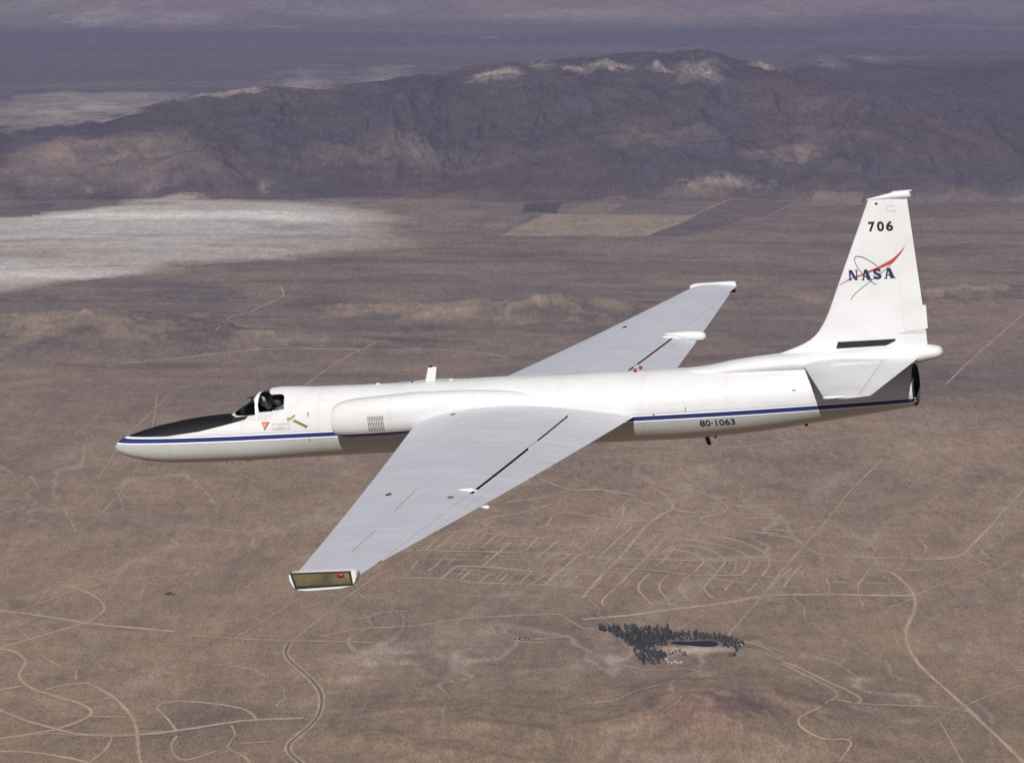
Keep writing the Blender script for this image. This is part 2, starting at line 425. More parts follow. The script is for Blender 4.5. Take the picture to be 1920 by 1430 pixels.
# irrigated and abandoned fields on the plain
FIELDS = [([(935, 441), (1210, 443), (1312, 404), (1020, 402)], OCHRE * 1.35, .9), ([(975, 399), (1040, 400), (1056, 380), (985, 383)], SCRUB * .5, .9), ([(900, 432), (940, 405), (1000, 402), (930, 440)], OCHRE, .5),
          ([(1320, 402), (1440, 405), (1490, 380), (1370, 374)], RED * .5 + .03, .8), ([(1215, 441), (1300, 443), (1400, 408), (1316, 405)], SCRUB * .8, .6), ([(760, 420), (860, 424), (920, 400), (830, 396)], OCHRE * 1.05, .5), ([(1060, 398), (1128, 400), (1170, 384), (1104, 382)], OCHRE * 1.2, .6), ([(1500, 386), (1600, 390), (1620, 376), (1530, 373)], OCHRE * 1.1, .5), ([(1130, 402), (1180, 402), (1225, 380), (1180, 380)], SCRUB, .4), ([(1060, 400), (1110, 400), (1180, 372), (1130, 372)], OCHRE * .9, .5), ([(1440, 404), (1600, 408), (1640, 392), (1490, 388)], OCHRE * .85, .5), ([(1200, 378), (1350, 376), (1390, 366), (1250, 368)], OCHRE * .8, .4)]
fs = (GY > 19500) & (GY < 24500) & (np.abs(GX) < 6000)
for poly, col, s_ in FIELDS:
    fx, fy = flat_at([p[0] for p in poly], [p[1] for p in poly])
    m = np.zeros(len(GX)); m[fs] = inside(list(zip(fx, fy)), GX[fs] + (wxx[fs]) * 40, GY[fs] + wyy[fs] * 60) * s_ * (.7 + .5 * n3[fs])
    lay(col, m)
C = np.clip(C, .02, .85)

# ---- ground material: vertex albedo + fine scrub
def ground_material():
    k = NT("desert_ground")
    att = k.n("ShaderNodeVertexColor", layer_name="albedo").outputs[0]
    pos = k.n("ShaderNodeNewGeometry").outputs["Position"]
    pa = k.n("ShaderNodeMapping", {"Vector": pos, "Scale": (1 / 7.5, 1 / 25.0, 1 / 16.0)}).outputs[0]
    a = k.noise(pa, 1.0, 3, .6)              # creosote bushes strung along the small rills that run down to the lake
    pb = k.n("ShaderNodeMapping", {"Vector": pos, "Scale": (1 / 38.0, 1 / 75.0, 1 / 50.0)}).outputs[0]
    b = k.noise(pb, 1.0, 4, .6)
    c = k.noise(pos, 1 / 170.0, 4, .55)
    bush = k.ramp(a, [(.32, .74), (.48, 1.0), (.68, 1.20)])
    mp = k.n("ShaderNodeMapping", {"Vector": pos, "Rotation": (0, 0, math.radians(-28)), "Scale": (1 / 26.0, 1 / 210.0, 1 / 60.0)}).outputs[0]
    d = k.noise(mp, 1.0, 4, .6)              # rills down the fans
    f1 = k.ramp(b, [(.30, .86), (.52, 1.0), (.72, 1.13)])
    f2 = k.ramp(c, [(.3, .86), (.7, 1.14)])
    f3 = k.ramp(d, [(.3, .90), (.7, 1.10)])
    col = k.mix(1.0, att, bush, 'MULTIPLY')
    col = k.mix(1.0, col, f1, 'MULTIPLY')
    col = k.mix(1.0, col, f2, 'MULTIPLY')
    col = k.mix(1.0, col, f3, 'MULTIPLY')
    bm = k.n("ShaderNodeBump", {"Strength": .25, "Distance": 3.0, "Height": b})
    p = k.principled(col, .95, 0, .1, Normal=bm.outputs[0])
    return k.surface(p.outputs[0])
M_GROUND = ground_material()

idx = np.arange(nR * nA).reshape(nR, nA)
q = np.stack([idx[:-1, :-1], idx[:-1, 1:], idx[1:, 1:], idx[1:, :-1]], -1).reshape(-1, 4)[:, ::-1]
qx = GX[q[:, 0]]; qy = GY[q[:, 0]]
region = np.zeros(len(q), int)
infan = np.abs(np.arctan2(qx, qy)) < math.radians(40)
region[(lk[q[:, 0]] > .5)] = 1
x27 = qx * 27000 / np.maximum(qy, 1)
region[infan & (qy > 23300) & (qy < 33000) & (region != 1)] = 2
region[infan & (qy > 46500)] = 3
h3 = np.zeros(len(q))
for (hx, hy, rx, ry, hh, rg) in HILLS[:15]: h3 = np.maximum(h3, np.exp(-(((qx - hx) / rx) ** 2 + ((qy - hy) / ry) ** 2)))
region[h3 > .35] = 4
hx, hy, rx, ry, hh, rg = HILLS[15]
region[np.exp(-(((qx - hx) / rx) ** 2 + ((qy - hy) / ry) ** 2)) > .3] = 5
for rid, nm in enumerate(["desert_ground", "dry_lake", "mountain_ridge", "far_mountains", "foothills", "red_hill"]):
    f = q[region == rid]
    if len(f) == 0: continue
    used, inv = np.unique(f, return_inverse=True)
    f = inv.reshape(-1, 4)
    me = bpy.data.meshes.new(nm)
    me.vertices.add(len(used)); me.loops.add(len(f) * 4); me.polygons.add(len(f))
    me.vertices.foreach_set("co", np.stack([GX[used], GY[used], GH[used] - ALT], -1).astype(np.float32).ravel())
    me.loops.foreach_set("vertex_index", f.astype(np.int32).ravel())
    me.polygons.foreach_set("loop_start", np.arange(0, len(f) * 4, 4, dtype=np.int32))
    me.polygons.foreach_set("loop_total", np.full(len(f), 4, dtype=np.int32))
    me.polygons.foreach_set("use_smooth", np.ones(len(f), dtype=bool))
    at = me.color_attributes.new("albedo", 'FLOAT_COLOR', 'POINT')
    at.data.foreach_set("color", np.c_[C[used], np.ones(len(used))].astype(np.float32).ravel())
    me.materials.append(M_GROUND)
    me.update(calc_edges=True); me.validate()
    tag(link(nm, me), kind="structure")

# ------------------------------------------------------------------ dirt roads and tracks
def road_material(name, col, amin, amax):
    k = NT(name)
    uv = k.n("ShaderNodeUVMap").outputs[0]
    s = k.n("ShaderNodeSeparateXYZ", {0: uv}).outputs
    pos = k.n("ShaderNodeNewGeometry").outputs["Position"]
    e = k.math('ABSOLUTE', k.math('SUBTRACT', s[0], .5))
    nz = k.noise(pos, 1 / 22.0, 3, .6)
    e2 = k.math('ADD', e, k.math('MULTIPLY', k.math('SUBTRACT', nz, .5), .7))
    edge = k.n("ShaderNodeMapRange", {0: e2, 1: .50, 2: .20, 3: 0.0, 4: 1.0}).outputs[0]
    worn = k.n("ShaderNodeMapRange", {0: k.noise(pos, 1 / 130.0, 3, .6), 1: .3, 2: .65, 3: amin, 4: amax}).outputs[0]
    al = k.math('MULTIPLY', edge, worn)
    v = k.noise(pos, 1 / 12.0, 3, .6)
    f = k.math('MULTIPLY_ADD', v, .5, .75)
    cn = k.mix(1.0, c4(*col), k.n("ShaderNodeCombineColor", {0: f, 1: f, 2: f}).outputs[0], 'MULTIPLY')
    p = k.principled(cn, .95, 0, .1)
    tr = k.n("ShaderNodeBsdfTransparent")
    mx = k.n("ShaderNodeMixShader", {0: al, 1: tr.outputs[0], 2: p.outputs[0]})
    return k.surface(mx.outputs[0])
M_TRACK = road_material("dirt_track", (.45, .335, .225), .62, 1.0)
M_FAINT = road_material("faint_track", (.42, .313, .212), .48, .98)
M_ASPH = road_material("asphalt", (.165, .125, .095), .7, 1.0)

def spline(p, step=1.0):
    p = np.asarray(p, float)
    if len(p) < 3: 
        n = max(2, int(np.hypot(*(p[1] - p[0])) / 12)); t = np.linspace(0, 1, n)[:, None]
        return p[0] * (1 - t) + p[1] * t
    out = []
    P = np.vstack([2 * p[0] - p[1], p, 2 * p[-1] - p[-2]])
    for i in range(1, len(P) - 2):
        n = max(2, int(np.hypot(*(P[i + 1] - P[i])) / 10))
        t = np.linspace(0, 1, n, endpoint=False)[:, None]
        a, b, c, d = P[i - 1], P[i], P[i + 1], P[i + 2]
        out.append(.5 * ((2 * b) + (-a + c) * t + (2 * a - 5 * b + 4 * c - d) * t ** 2 + (-a + 3 * b - 3 * c + d) * t ** 3))
    out.append(P[-2:-1])
    return np.vstack(out)

_road_no = [0]
def road(pts, width, mat=None, name="dirt_road", org=(0, 0), sc=1.0, lift=.9):
    p = np.asarray(pts, float) / sc + np.asarray(org, float)
    s = spline(p)
    x, y, h = ground_at(s[:, 0], s[:, 1])
    w = width * np.median(y) / FOC * .5 * 2.15
    xy = np.stack([x, y], -1)
    d = np.gradient(xy, axis=0); d /= np.linalg.norm(d, axis=1)[:, None] + 1e-9
    nrm = np.stack([-d[:, 1], d[:, 0]], -1)
    w = (w * (.9 + 1.3 * d[:, 0] ** 2) * (.8 + .4 * fbm(x, y, 260, 3, 10)))[:, None]   # cross-slope graded tracks are wider
    L = xy + nrm * w; Rr = xy - nrm * w
    _road_no[0] += 1
    lift += (_road_no[0] % 9) * .05
    zl = np.maximum(H(L[:, 0], L[:, 1]), h) - ALT + lift; zr = np.maximum(H(Rr[:, 0], Rr[:, 1]), h) - ALT + lift
    v = np.vstack([np.c_[L, zl], np.c_[Rr, zr]]); n = len(xy)
    # the ribbon hangs from its own first point
    o0 = v.mean(0)
    faces = [(n + i, n + i + 1, i + 1, i) for i in range(n - 1)]
    me = mesh_data(name, v - o0, faces, mat or M_TRACK, angle=80)
    uvl = me.uv_layers.new(name="UVMap")
    along = np.concatenate([[0], np.cumsum(np.linalg.norm(np.diff(xy, axis=0), axis=1))])
    for poly in me.polygons:
        for li in poly.loop_indices:
            vi = me.loops[li].vertex_index
            uvl.data[li].uv = (0.0 if vi < n else 1.0, along[vi % n] * .01)
    o = link(name, me, loc=o0)
    tag(o, kind="structure")
    return o

def street_grid():
    rr = random.Random(5)
    for row, (y0, y1) in enumerate(((345, 432), (440, 505), (508, 575), (575, 612))):
        x = 470 + row * 20
        while x < 1380:
            if rr.random() < .72:
                k0, k1 = rr.uniform(0, .2), rr.uniform(.7, 1.0); dx = -(y1 - y0) * 1.08
                road([(x + 120 + dx * k0, y0 + (y1 - y0) * k0), (x + 120 + dx * k1, y0 + (y1 - y0) * k1)], rr.uniform(2.0, 2.8), M_FAINT, **Z6)
            x += rr.uniform(42, 78)
    for yy in (395, 470, 540, 640):
        x = rr.uniform(480, 620)
        while x < 1300:
            L = rr.uniform(90, 260)
            road([(x, yy), (x + L * .5, yy + 5), (x + L, yy + 8)], rr.uniform(1.8, 2.5), M_FAINT, **Z6); x += L + rr.uniform(30, 160)
    for k_ in range(16):                      # stray jeep tracks
        x, y = rr.uniform(0, 1900), rr.uniform(880, 1420)
        pts = [(x, y)]; a = rr.choice((rr.uniform(-.25, .15), rr.uniform(-.75, -.45)))
        for _ in range(rr.randint(3, 6)):
            a += rr.uniform(-.25, .25); x += 42 * math.cos(a); y += 42 * math.sin(a); pts.append((x, y))
        road(pts, rr.uniform(1.4, 2.2), M_FAINT)
Z7 = dict(org=(1100, 860), sc=2.3415); Z6 = dict(org=(600, 860), sc=2.5086); Z5 = dict(org=(0, 1000), sc=2.743)
for w, p in [
 (6.5, [(1285, 490), (1340, 500), (1390, 540), (1430, 585), (1443, 630), (1435, 680), (1405, 740), (1405, 800), (1430, 860), (1470, 915), (1540, 980), (1620, 1050), (1680, 1105), (1760, 1180), (1850, 1265), (1915, 1330), (2050, 1460)]),
 (4.5, [(-20, 705), (200, 685), (400, 658), (600, 635), (760, 605), (900, 597), (1100, 597), (1300, 600), (1430, 600)]),
 (5, [(1430, 440), (1520, 440), (1640, 425), (1700, 370), (1780, 290)]),
 (3.5, [(860, 900), (960, 950), (1060, 1000), (1100, 1030), (1080, 1060), (1000, 1105), (945, 1130), (930, 1155), (950, 1185), (1040, 1230), (1150, 1235), (1155, 1265), (1110, 1330)]),
 (4, [(860, 890), (960, 930), (1060, 980), (1150, 1020), (1205, 1055), (1180, 1075), (1100, 1060)]),
 (3.5, [(600, 345), (680, 365), (760, 400), (800, 440), (800, 475), (770, 515)]),
 (3.5, [(410, 352), (500, 365), (600, 385), (680, 410), (715, 445), (705, 480), (675, 510)]),
 (3.5, [(400, 380), (480, 385), (550, 405), (605, 440), (600, 465), (570, 500)]),
 (3, [(370, 400), (440, 408), (490, 425), (515, 450), (500, 470), (475, 495)]),
 (3.5, [(370, 320), (300, 395), (215, 480)]), (3, [(390, 385), (345, 440), (300, 475)]),
 (3.5, [(275, 505), (235, 545), (230, 580), (285, 640)]), (3.5, [(360, 510), (320, 550), (325, 585), (365, 625)]), (3.5, [(455, 510), (415, 550), (410, 580), (445, 615)]), (3.5, [(570, 505), (515, 570), (560, 615)]),
 (3.5, [(200, 300), (130, 360), (65, 425)]), (3.5, [(215, 480), (150, 545), (70, 620), (75, 645)]), (3.5, [(950, 460), (905, 510), (865, 560)]), (5, [(380, 220), (300, 265), (240, 320), (150, 430), (60, 520), (-20, 610)]),
 (3.5, [(280, 125), (340, 155), (375, 190), (380, 220), (440, 235)])]:
    road(p, w, **Z7)
for w, p in [
 (3.5, [(620, 775), (690, 695), (770, 605), (860, 490), (950, 390), (1045, 285), (1150, 150), (1240, 60), (1300, 0)]),
 (4, [(1780, 290), (1820, 240), (1870, 190), (1940, 110)]), (4, [(1640, 425), (1700, 440), (1770, 470)]), (4, [(800, 335), (900, 350), (960, 385), (1010, 415), (1100, 430), (1250, 435), (1430, 440)]),
 (3.5, [(480, 140), (560, 175), (610, 200), (615, 225), (580, 245), (520, 255), (500, 275), (540, 295), (650, 310), (760, 325), (840, 330)]), (3, [(650, 260), (760, 262), (840, 268), (845, 285), (820, 300), (760, 300), (700, 290)]),
 (4, [(60, 130), (120, 155), (200, 180), (300, 205), (380, 220), (480, 240)]), (3, [(420, 310), (340, 440)]), (3, [(420, 455), (385, 490)]), (3, [(660, 440), (650, 490), (630, 505)]), (3, [(480, 550), (460, 570), (475, 585)]), (3, [(640, 540), (605, 580)]), (3, [(740, 550), (705, 590)]),
 (3, [(0, 430), (200, 440), (420, 445), (620, 448), (840, 450), (950, 460)]), (3, [(100, 480), (300, 490), (470, 512), (660, 512), (860, 525)]), (3, [(470, 520), (580, 530), (700, 545)]), (3.5, [(205, 370), (100, 480), (20, 570)]), (3, [(865, 560), (950, 568)]), (4, [(900, 480), (800, 570), (740, 640)]),
 (3, [(960, 480), (1080, 490), (1180, 495)]), (3.5, [(1055, 530), (1065, 565), (1065, 595)]), (3, [(1080, 540), (1150, 545)]), (3, [(1120, 520), (1165, 525)]), (3, [(1255, 470), (1210, 530), (1190, 560), (1195, 600), (1215, 650)]), (3, [(1225, 545), (1360, 548)]), (3, [(1350, 490), (1460, 490)]),
 (2.5, [(1050, 290), (1130, 305), (1170, 325), (1150, 345), (1050, 350)]), (3, [(1170, 345), (1240, 375), (1270, 410)]), (2.5, [(1460, 355), (1490, 390), (1480, 415)]), (2.5, [(1280, 340), (1330, 375), (1390, 410)]),
 (3, [(1180, 1075), (1300, 1080), (1450, 1085), (1550, 1090), (1680, 1110)]), (4, [(690, 800), (780, 830), (860, 880)]), (2.5, [(400, 750), (515, 685)]), (3.5, [(150, 905), (300, 930), (430, 920), (500, 940)]), (2.5, [(1150, 1235), (1190, 1180)]), (2.5, [(1550, 1150), (1600, 1240), (1650, 1335)]), (3, [(760, 300), (900, 320), (1000, 300)]), (2.5, [(410, 350), (330, 330), (250, 390)]), (3, [(690, 830), (760, 850), (860, 885)])]:
    road(p, w, M_FAINT, **Z7)
for w, p in [
 (3, [(470, 430), (650, 435), (900, 440), (1200, 450)]), (3, [(600, 345), (740, 345), (900, 365), (1130, 375), (1250, 380)]), (3, [(350, 560), (560, 565), (750, 585), (930, 590), (1200, 605), (1330, 620)]), (3, [(640, 505), (800, 510), (1000, 530)]),
 (3, [(640, 345), (545, 425)]), (3, [(830, 360), (760, 420)]), (3, [(900, 390), (830, 450), (760, 510)]), (3, [(1030, 370), (970, 430)]), (3, [(1130, 380), (1015, 470)]), (3, [(720, 390), (690, 425)]), (3, [(645, 505), (570, 565)]), (3, [(720, 520), (660, 570)]), (3, [(800, 540), (750, 580)]), (3, [(880, 545), (850, 575)]), (3, [(1000, 530), (935, 590)]),
 (3.5, [(1220, 450), (1130, 530), (1050, 600)]), (3, [(1215, 550), (1160, 605)]), (2.5, [(1070, 540), (960, 610)]), (2.5, [(460, 480), (430, 520)]), (2.5, [(560, 490), (510, 530)]),
 (3.5, [(850, 325), (790, 320), (770, 300), (800, 280), (920, 260), (1010, 235), (1100, 215), (1140, 215)]), (3.5, [(1020, 325), (1070, 310), (1090, 275), (1130, 255), (1200, 255), (1300, 275), (1400, 290), (1570, 290)]), (3, [(1430, 220), (1420, 290), (1390, 330)]), (2.5, [(1290, 350), (1310, 315), (1225, 325)]), (3, [(880, 205), (1000, 190), (1100, 170), (1180, 150)]), (4, [(1030, 95), (1180, 145), (1320, 145), (1460, 170)]),
 (2.5, [(0, 835), (200, 800), (450, 785), (700, 750), (1130, 730)]), (2.5, [(800, 770), (830, 830), (900, 855), (1050, 865)]), (3, [(1130, 730), (1180, 765), (1250, 800), (1300, 800)]), (2.5, [(700, 850), (800, 825), (950, 850), (1180, 835)])]:
    road(p, w * 1.15, M_TRACK if len(p) < 4 else M_FAINT, **Z6)
for w, p in [
 (4, [(-40, 394), (150, 415), (300, 437), (430, 458), (570, 475), (720, 488), (900, 505)]), (4, [(-20, 595), (100, 560), (250, 515), (350, 485), (450, 455), (510, 420), (540, 385), (510, 340), (440, 300), (340, 275)]),
 (4.5, [(-20, 590), (70, 605), (120, 640), (130, 670), (100, 720), (110, 755), (160, 795), (280, 835), (400, 870), (460, 900), (470, 925), (440, 950), (340, 990), (200, 1025), (-20, 1058)]), (4, [(-20, 808), (110, 785)]),
 (5, [(450, 768), (540, 815), (600, 855), (650, 905), (690, 960), (705, 1030), (712, 1100), (720, 1160), (740, 1220)]), (3.5, [(230, 805), (330, 780), (450, 768)]),
 (4.5, [(-20, 900), (130, 960), (290, 1005), (400, 1030), (560, 1040), (700, 1035), (850, 1022), (1000, 1000), (1200, 970), (1330, 958), (1560, 950)]),
 (3.5, [(580, 1040), (545, 1110), (470, 1170)]), (4, [(-20, 1120), (150, 1125), (300, 1145), (420, 1170), (560, 1215)]), (3.5, [(910, 1015), (860, 950), (810, 900), (830, 875), (920, 862), (1050, 870), (1200, 890), (1280, 915), (1320, 955)]), (3.5, [(910, 1040), (880, 1090), (900, 1140), (960, 1165), (1110, 1120)])]:
    road(p, w, **Z5)
for w, p in [
 (3, [(380, 290), (480, 270), (570, 245), (635, 190)]), (3, [(410, 875), (540, 850), (600, 845)]), (3, [(470, 940), (650, 945)]), (3.5, [(1190, 985), (1210, 1040), (1170, 1100), (1260, 1150), (1290, 1190)]), (3, [(175, 550), (200, 600), (250, 655), (320, 685)]), (3, [(170, 465), (240, 505)]), (2.5, [(70, 440), (100, 500), (150, 540)]), (2.5, [(130, 725), (300, 720)]), (3, [(395, 700), (390, 755)]), (3, [(720, 330), (750, 270), (890, 210)]), (2.5, [(960, 180), (940, 150), (830, 140), (700, 150)]), (2.5, [(900, 520), (1300, 545), (1920, 560)]), (2.5, [(1160, 560), (1290, 490), (1550, 330)]), (3, [(130, 385), (250, 345), (400, 290)]), (2.5, [(1260, 280), (1400, 190), (1540, 95)]), (2.5, [(1240, 1080), (1420, 1070)])]:
    road(p, w, M_FAINT, **Z5)
for w, p in [
 (2.5, [(200, 685), (350, 670), (500, 655), (660, 656), (800, 656), (900, 661), (955, 672)]), (2.5, [(705, 642), (640, 675), (560, 730)]), (3, [(525, 537), (532, 555), (500, 570), (470, 585), (430, 597), (405, 620)]), (2.5, [(1930, 580), (1860, 640), (1810, 685), (1770, 725)]), (2, [(1090, 862), (1300, 845), (1500, 828), (1700, 812), (1930, 795)]), (2, [(820, 1010), (600, 1150)]), (2.2, [(1210, 443), (1370, 373)]), (2, [(1440, 405), (1490, 380)]), (2, [(120, 955), (145, 1000)]), (2, [(1370, 373), (1640, 384)]), (2, [(0, 505), (150, 500), (420, 493), (700, 470)])]:
    road(p, w, M_FAINT)
street_grid()
hw = [(1960, 195), (1700, 395), (1490, 560), (1470, 600), (1480, 640), (1530, 690), (1590, 740), (1640, 800), (1655, 860), (1640, 930), (1590, 995), (1530, 1045), (1485, 1085), (1490, 1130), (1540, 1175), (1590, 1225)]
road(hw[2:], 11, M_TRACK, "road_shoulder", lift=.5, **Z5)
road(hw[:3], 3, M_FAINT, "road_shoulder", lift=.5, **Z5)
road(hw[2:], 3.2, M_ASPH, "paved_road", lift=1.6, **Z5)

# ------------------------------------------------------------------ the oasis: pond, trees, houses
random.seed(11)
def sheet(name, px_poly, mat, lift):
    x, y, h = ground_at([p[0] for p in px_poly], [p[1] for p in px_poly])
    z = float(h.mean()) - ALT + lift
    c0 = Vector((float(x.mean()), float(y.mean()), z))
    me = mesh_data(name, [(a - c0.x, b - c0.y, 0) for a, b in zip(x, y)], [tuple(range(len(x)))], mat, smooth=False)
    o = link(name, me, loc=c0)
    return tag(o, kind="structure")
k = NT("pond_water")
M_WATER = k.surface(k.principled(c4(.010, .011, .015), .5, 0, .08).outputs[0])
pond = [(1256, 1206), (1266, 1203.5), (1290, 1204), (1325, 1203), (1342, 1205), (1346, 1208.5), (1338, 1212), (1318, 1212.5), (1298, 1210.5), (1270, 1208.5)]
sheet("pond", [tuple(p) for p in spline(np.array(pond + pond[:1]))[:-1]], M_WATER, 3.2)

M_BARK = simple("bark", (.10, .075, .055), .9, var=.3, scale=2)
def leaf_mat(name, col):
    k = NT(name)
    pos = k.n("ShaderNodeNewGeometry").outputs["Position"]
    n = k.noise(pos, .35, 3, .6)
    oi = k.n("ShaderNodeObjectInfo").outputs["Random"]
    f = k.math('MULTIPLY', k.math('MULTIPLY_ADD', n, .9, .55), k.math('MULTIPLY_ADD', oi, .5, .72))
    c = k.mix(1.0, c4(*col), k.n("ShaderNodeCombineColor", {0: f, 1: f, 2: f}).outputs[0], 'MULTIPLY')
    return k.surface(k.principled(c, .8, 0, .15).outputs[0])
M_LEAF = leaf_mat("tamarisk_leaves", (.042, .043, .026))
M_LEAF2 = leaf_mat("grey_leaves", (.066, .064, .042))

def trunk_mesh(h):
    v, f = [], []
    def tube(p0, p1, r0, r1, n=6):
        b = len(v); a = Vector(p0); d = (Vector(p1) - a).normalized()
        s = d.orthogonal().normalized(); t = d.cross(s)
        for p, r in ((Vector(p0), r0), (Vector(p1), r1)):
            for i in range(n):
                q_ = p + (s * math.cos(2 * math.pi * i / n) + t * math.sin(2 * math.pi * i / n)) * r
                v.append(q_)
        for i in range(n): f.append((b + i, b + (i + 1) % n, b + n + (i + 1) % n, b + n + i))
    tube((0, 0, -1), (.2, .1, h * .4), .5, .32); tube((.2, .1, h * .38), (-.1, .2, h * .8), .32, .1)
    for a in range(4):
        an = a * 1.57 + .4
        tube((.15, .1, h * (.3 + .08 * a)), (math.cos(an) * h * .22, math.sin(an) * h * .22, h * (.55 + .08 * a)), .2, .06)
    return mesh_data("trunk", v, f, M_BARK)
def crown_mesh(h, w, tall, mat, seed):
    r = random.Random(seed); v, f = [], []
    blobs = []
    for _ in range(9):
        a = r.uniform(0, 6.28); rr = w * .55 * math.sqrt(r.random()); zz = h * r.uniform(.35, .9)
        blobs.append((math.cos(a) * rr * (1.15 - zz / h * tall), math.sin(a) * rr * (1.15 - zz / h * tall), zz, w * r.uniform(.28, .46)))
    for bx, by, bz, br in blobs:
        for _ in range(34):
            d = Vector((r.gauss(0, 1), r.gauss(0, 1), r.gauss(0, 1))).normalized()
            p = Vector((bx, by, bz)) + d * br * r.uniform(.55, 1.1)
            s = r.uniform(.5, 1.0); n = (d + Vector((r.uniform(-.7, .7), r.uniform(-.7, .7), r.uniform(-.2, .7)))).normalized()
            a = n.orthogonal().normalized() * s; b = n.cross(a)
            i = len(v); v += [p - a, p - b * .8, p + a, p + b * .9]; f.append((i, i + 1, i + 2, i + 3))
    return mesh_data("crown", v, f, mat, smooth=False)
TREES = []
for i, (h, w, tall, m) in enumerate([(14, 7.5, .5, M_LEAF), (17, 6.0, .8, M_LEAF), (11, 8.0, .3, M_LEAF2), (9, 6.0, .4, M_LEAF), (15, 8.5, .4, M_LEAF2)]):
    TREES.append((trunk_mesh(h), crown_mesh(h, w, tall, m, 30 + i)))
def tree(px, py, kind, s, label, group=None, name="oasis_tree"):
    x, y, h = ground_at(px, py)
    r = bpy.data.objects.new(name, None); COL.objects.link(r)
    r.empty_display_size = 2
    r.location = (float(x[0]), float(y[0]), float(h[0]) - ALT)
    r.rotation_euler = (0, 0, random.uniform(0, 6.28)); r.scale = (s, s, s * random.uniform(.85, 1.15))
    link("trunk", TREES[kind][0], r); link("crown", TREES[kind][1], r)
    return tag(r, label, "tree", group)
def scatter(poly, n, mind, kinds, label, group, smin=.75, smax=1.25):
    xs = [p[0] for p in poly]; ys = [p[1] for p in poly]; pts = []
    tries = 0
    while len(pts) < n and tries < 9000:
        tries += 1
        a, b = random.uniform(min(xs), max(xs)), random.uniform(min(ys), max(ys))
        if not inside(poly, np.array([a]), np.array([b]))[0]: continue
        if any((a - c) ** 2 + ((b - d) * 2.6) ** 2 < mind ** 2 for c, d in pts): continue
        pts.append((a, b)); tree(a, b, random.choice(kinds), random.uniform(smin, smax), label, group)
scatter([(1119, 1181), (1135, 1179), (1180, 1179), (1230, 1181), (1262, 1184), (1258, 1199), (1250, 1206), (1245, 1212), (1195, 1217), (1176, 1208), (1160, 1196), (1140, 1188)], 140, 3.9, [0, 1, 0, 3, 4],
        "dark green tree in the dense western half of the desert grove", "trees in the west of the grove", 1.0, 1.6)
scatter([(1255, 1186), (1300, 1188), (1340, 1192), (1375, 1199), (1394, 1207), (1390, 1214), (1352, 1216), (1352, 1203), (1330, 1198), (1290, 1200), (1256, 1202)], 82, 4.2, [0, 2, 3, 4, 3],
        "small dark tree on the far bank of the pond in the desert grove", "trees along the pond", .8, 1.3)
scatter([(1187, 1220), (1213, 1214), (1225, 1224), (1255, 1226), (1246, 1238), (1225, 1248), (1204, 1246), (1196, 1236)], 52, 3.9, [0, 1, 3, 4],
        "dark tree in the southern clump of the grove beside the white houses", "trees in the south clump", .9, 1.4)
scatter([(1230, 1222), (1262, 1220), (1284, 1222), (1286, 1230), (1266, 1228), (1240, 1232)], 14, 6, [2, 3, 4], "small tree scattered on the pale ground south of the grove", "loose trees by the pale ground", .6, .95)
scatter([(1368, 1231), (1376, 1231), (1390, 1216), (1384, 1215)], 9, 4, [3, 0], "tree in the short row at the eastern end of the grove", "trees in the eastern row", .6, .9)
for px, s_, k_ in ((311, .8, 2), (316, 1.0, 0), (321, 1.0, 4), (326, .8, 2)):
    tree(px, 1116, k_, s_, "tree of the small dark clump on bare desert left of the near wing tip", "lone clump on the desert")
for px, py, s in ((966, 1199, .7), (974, 1199, .8), (984, 1198, .8), (991, 1199, .7)):
    tree(px, py, 3, s, "small dark tree in the row below the near wing, west of the grove", "small trees west of the grove")

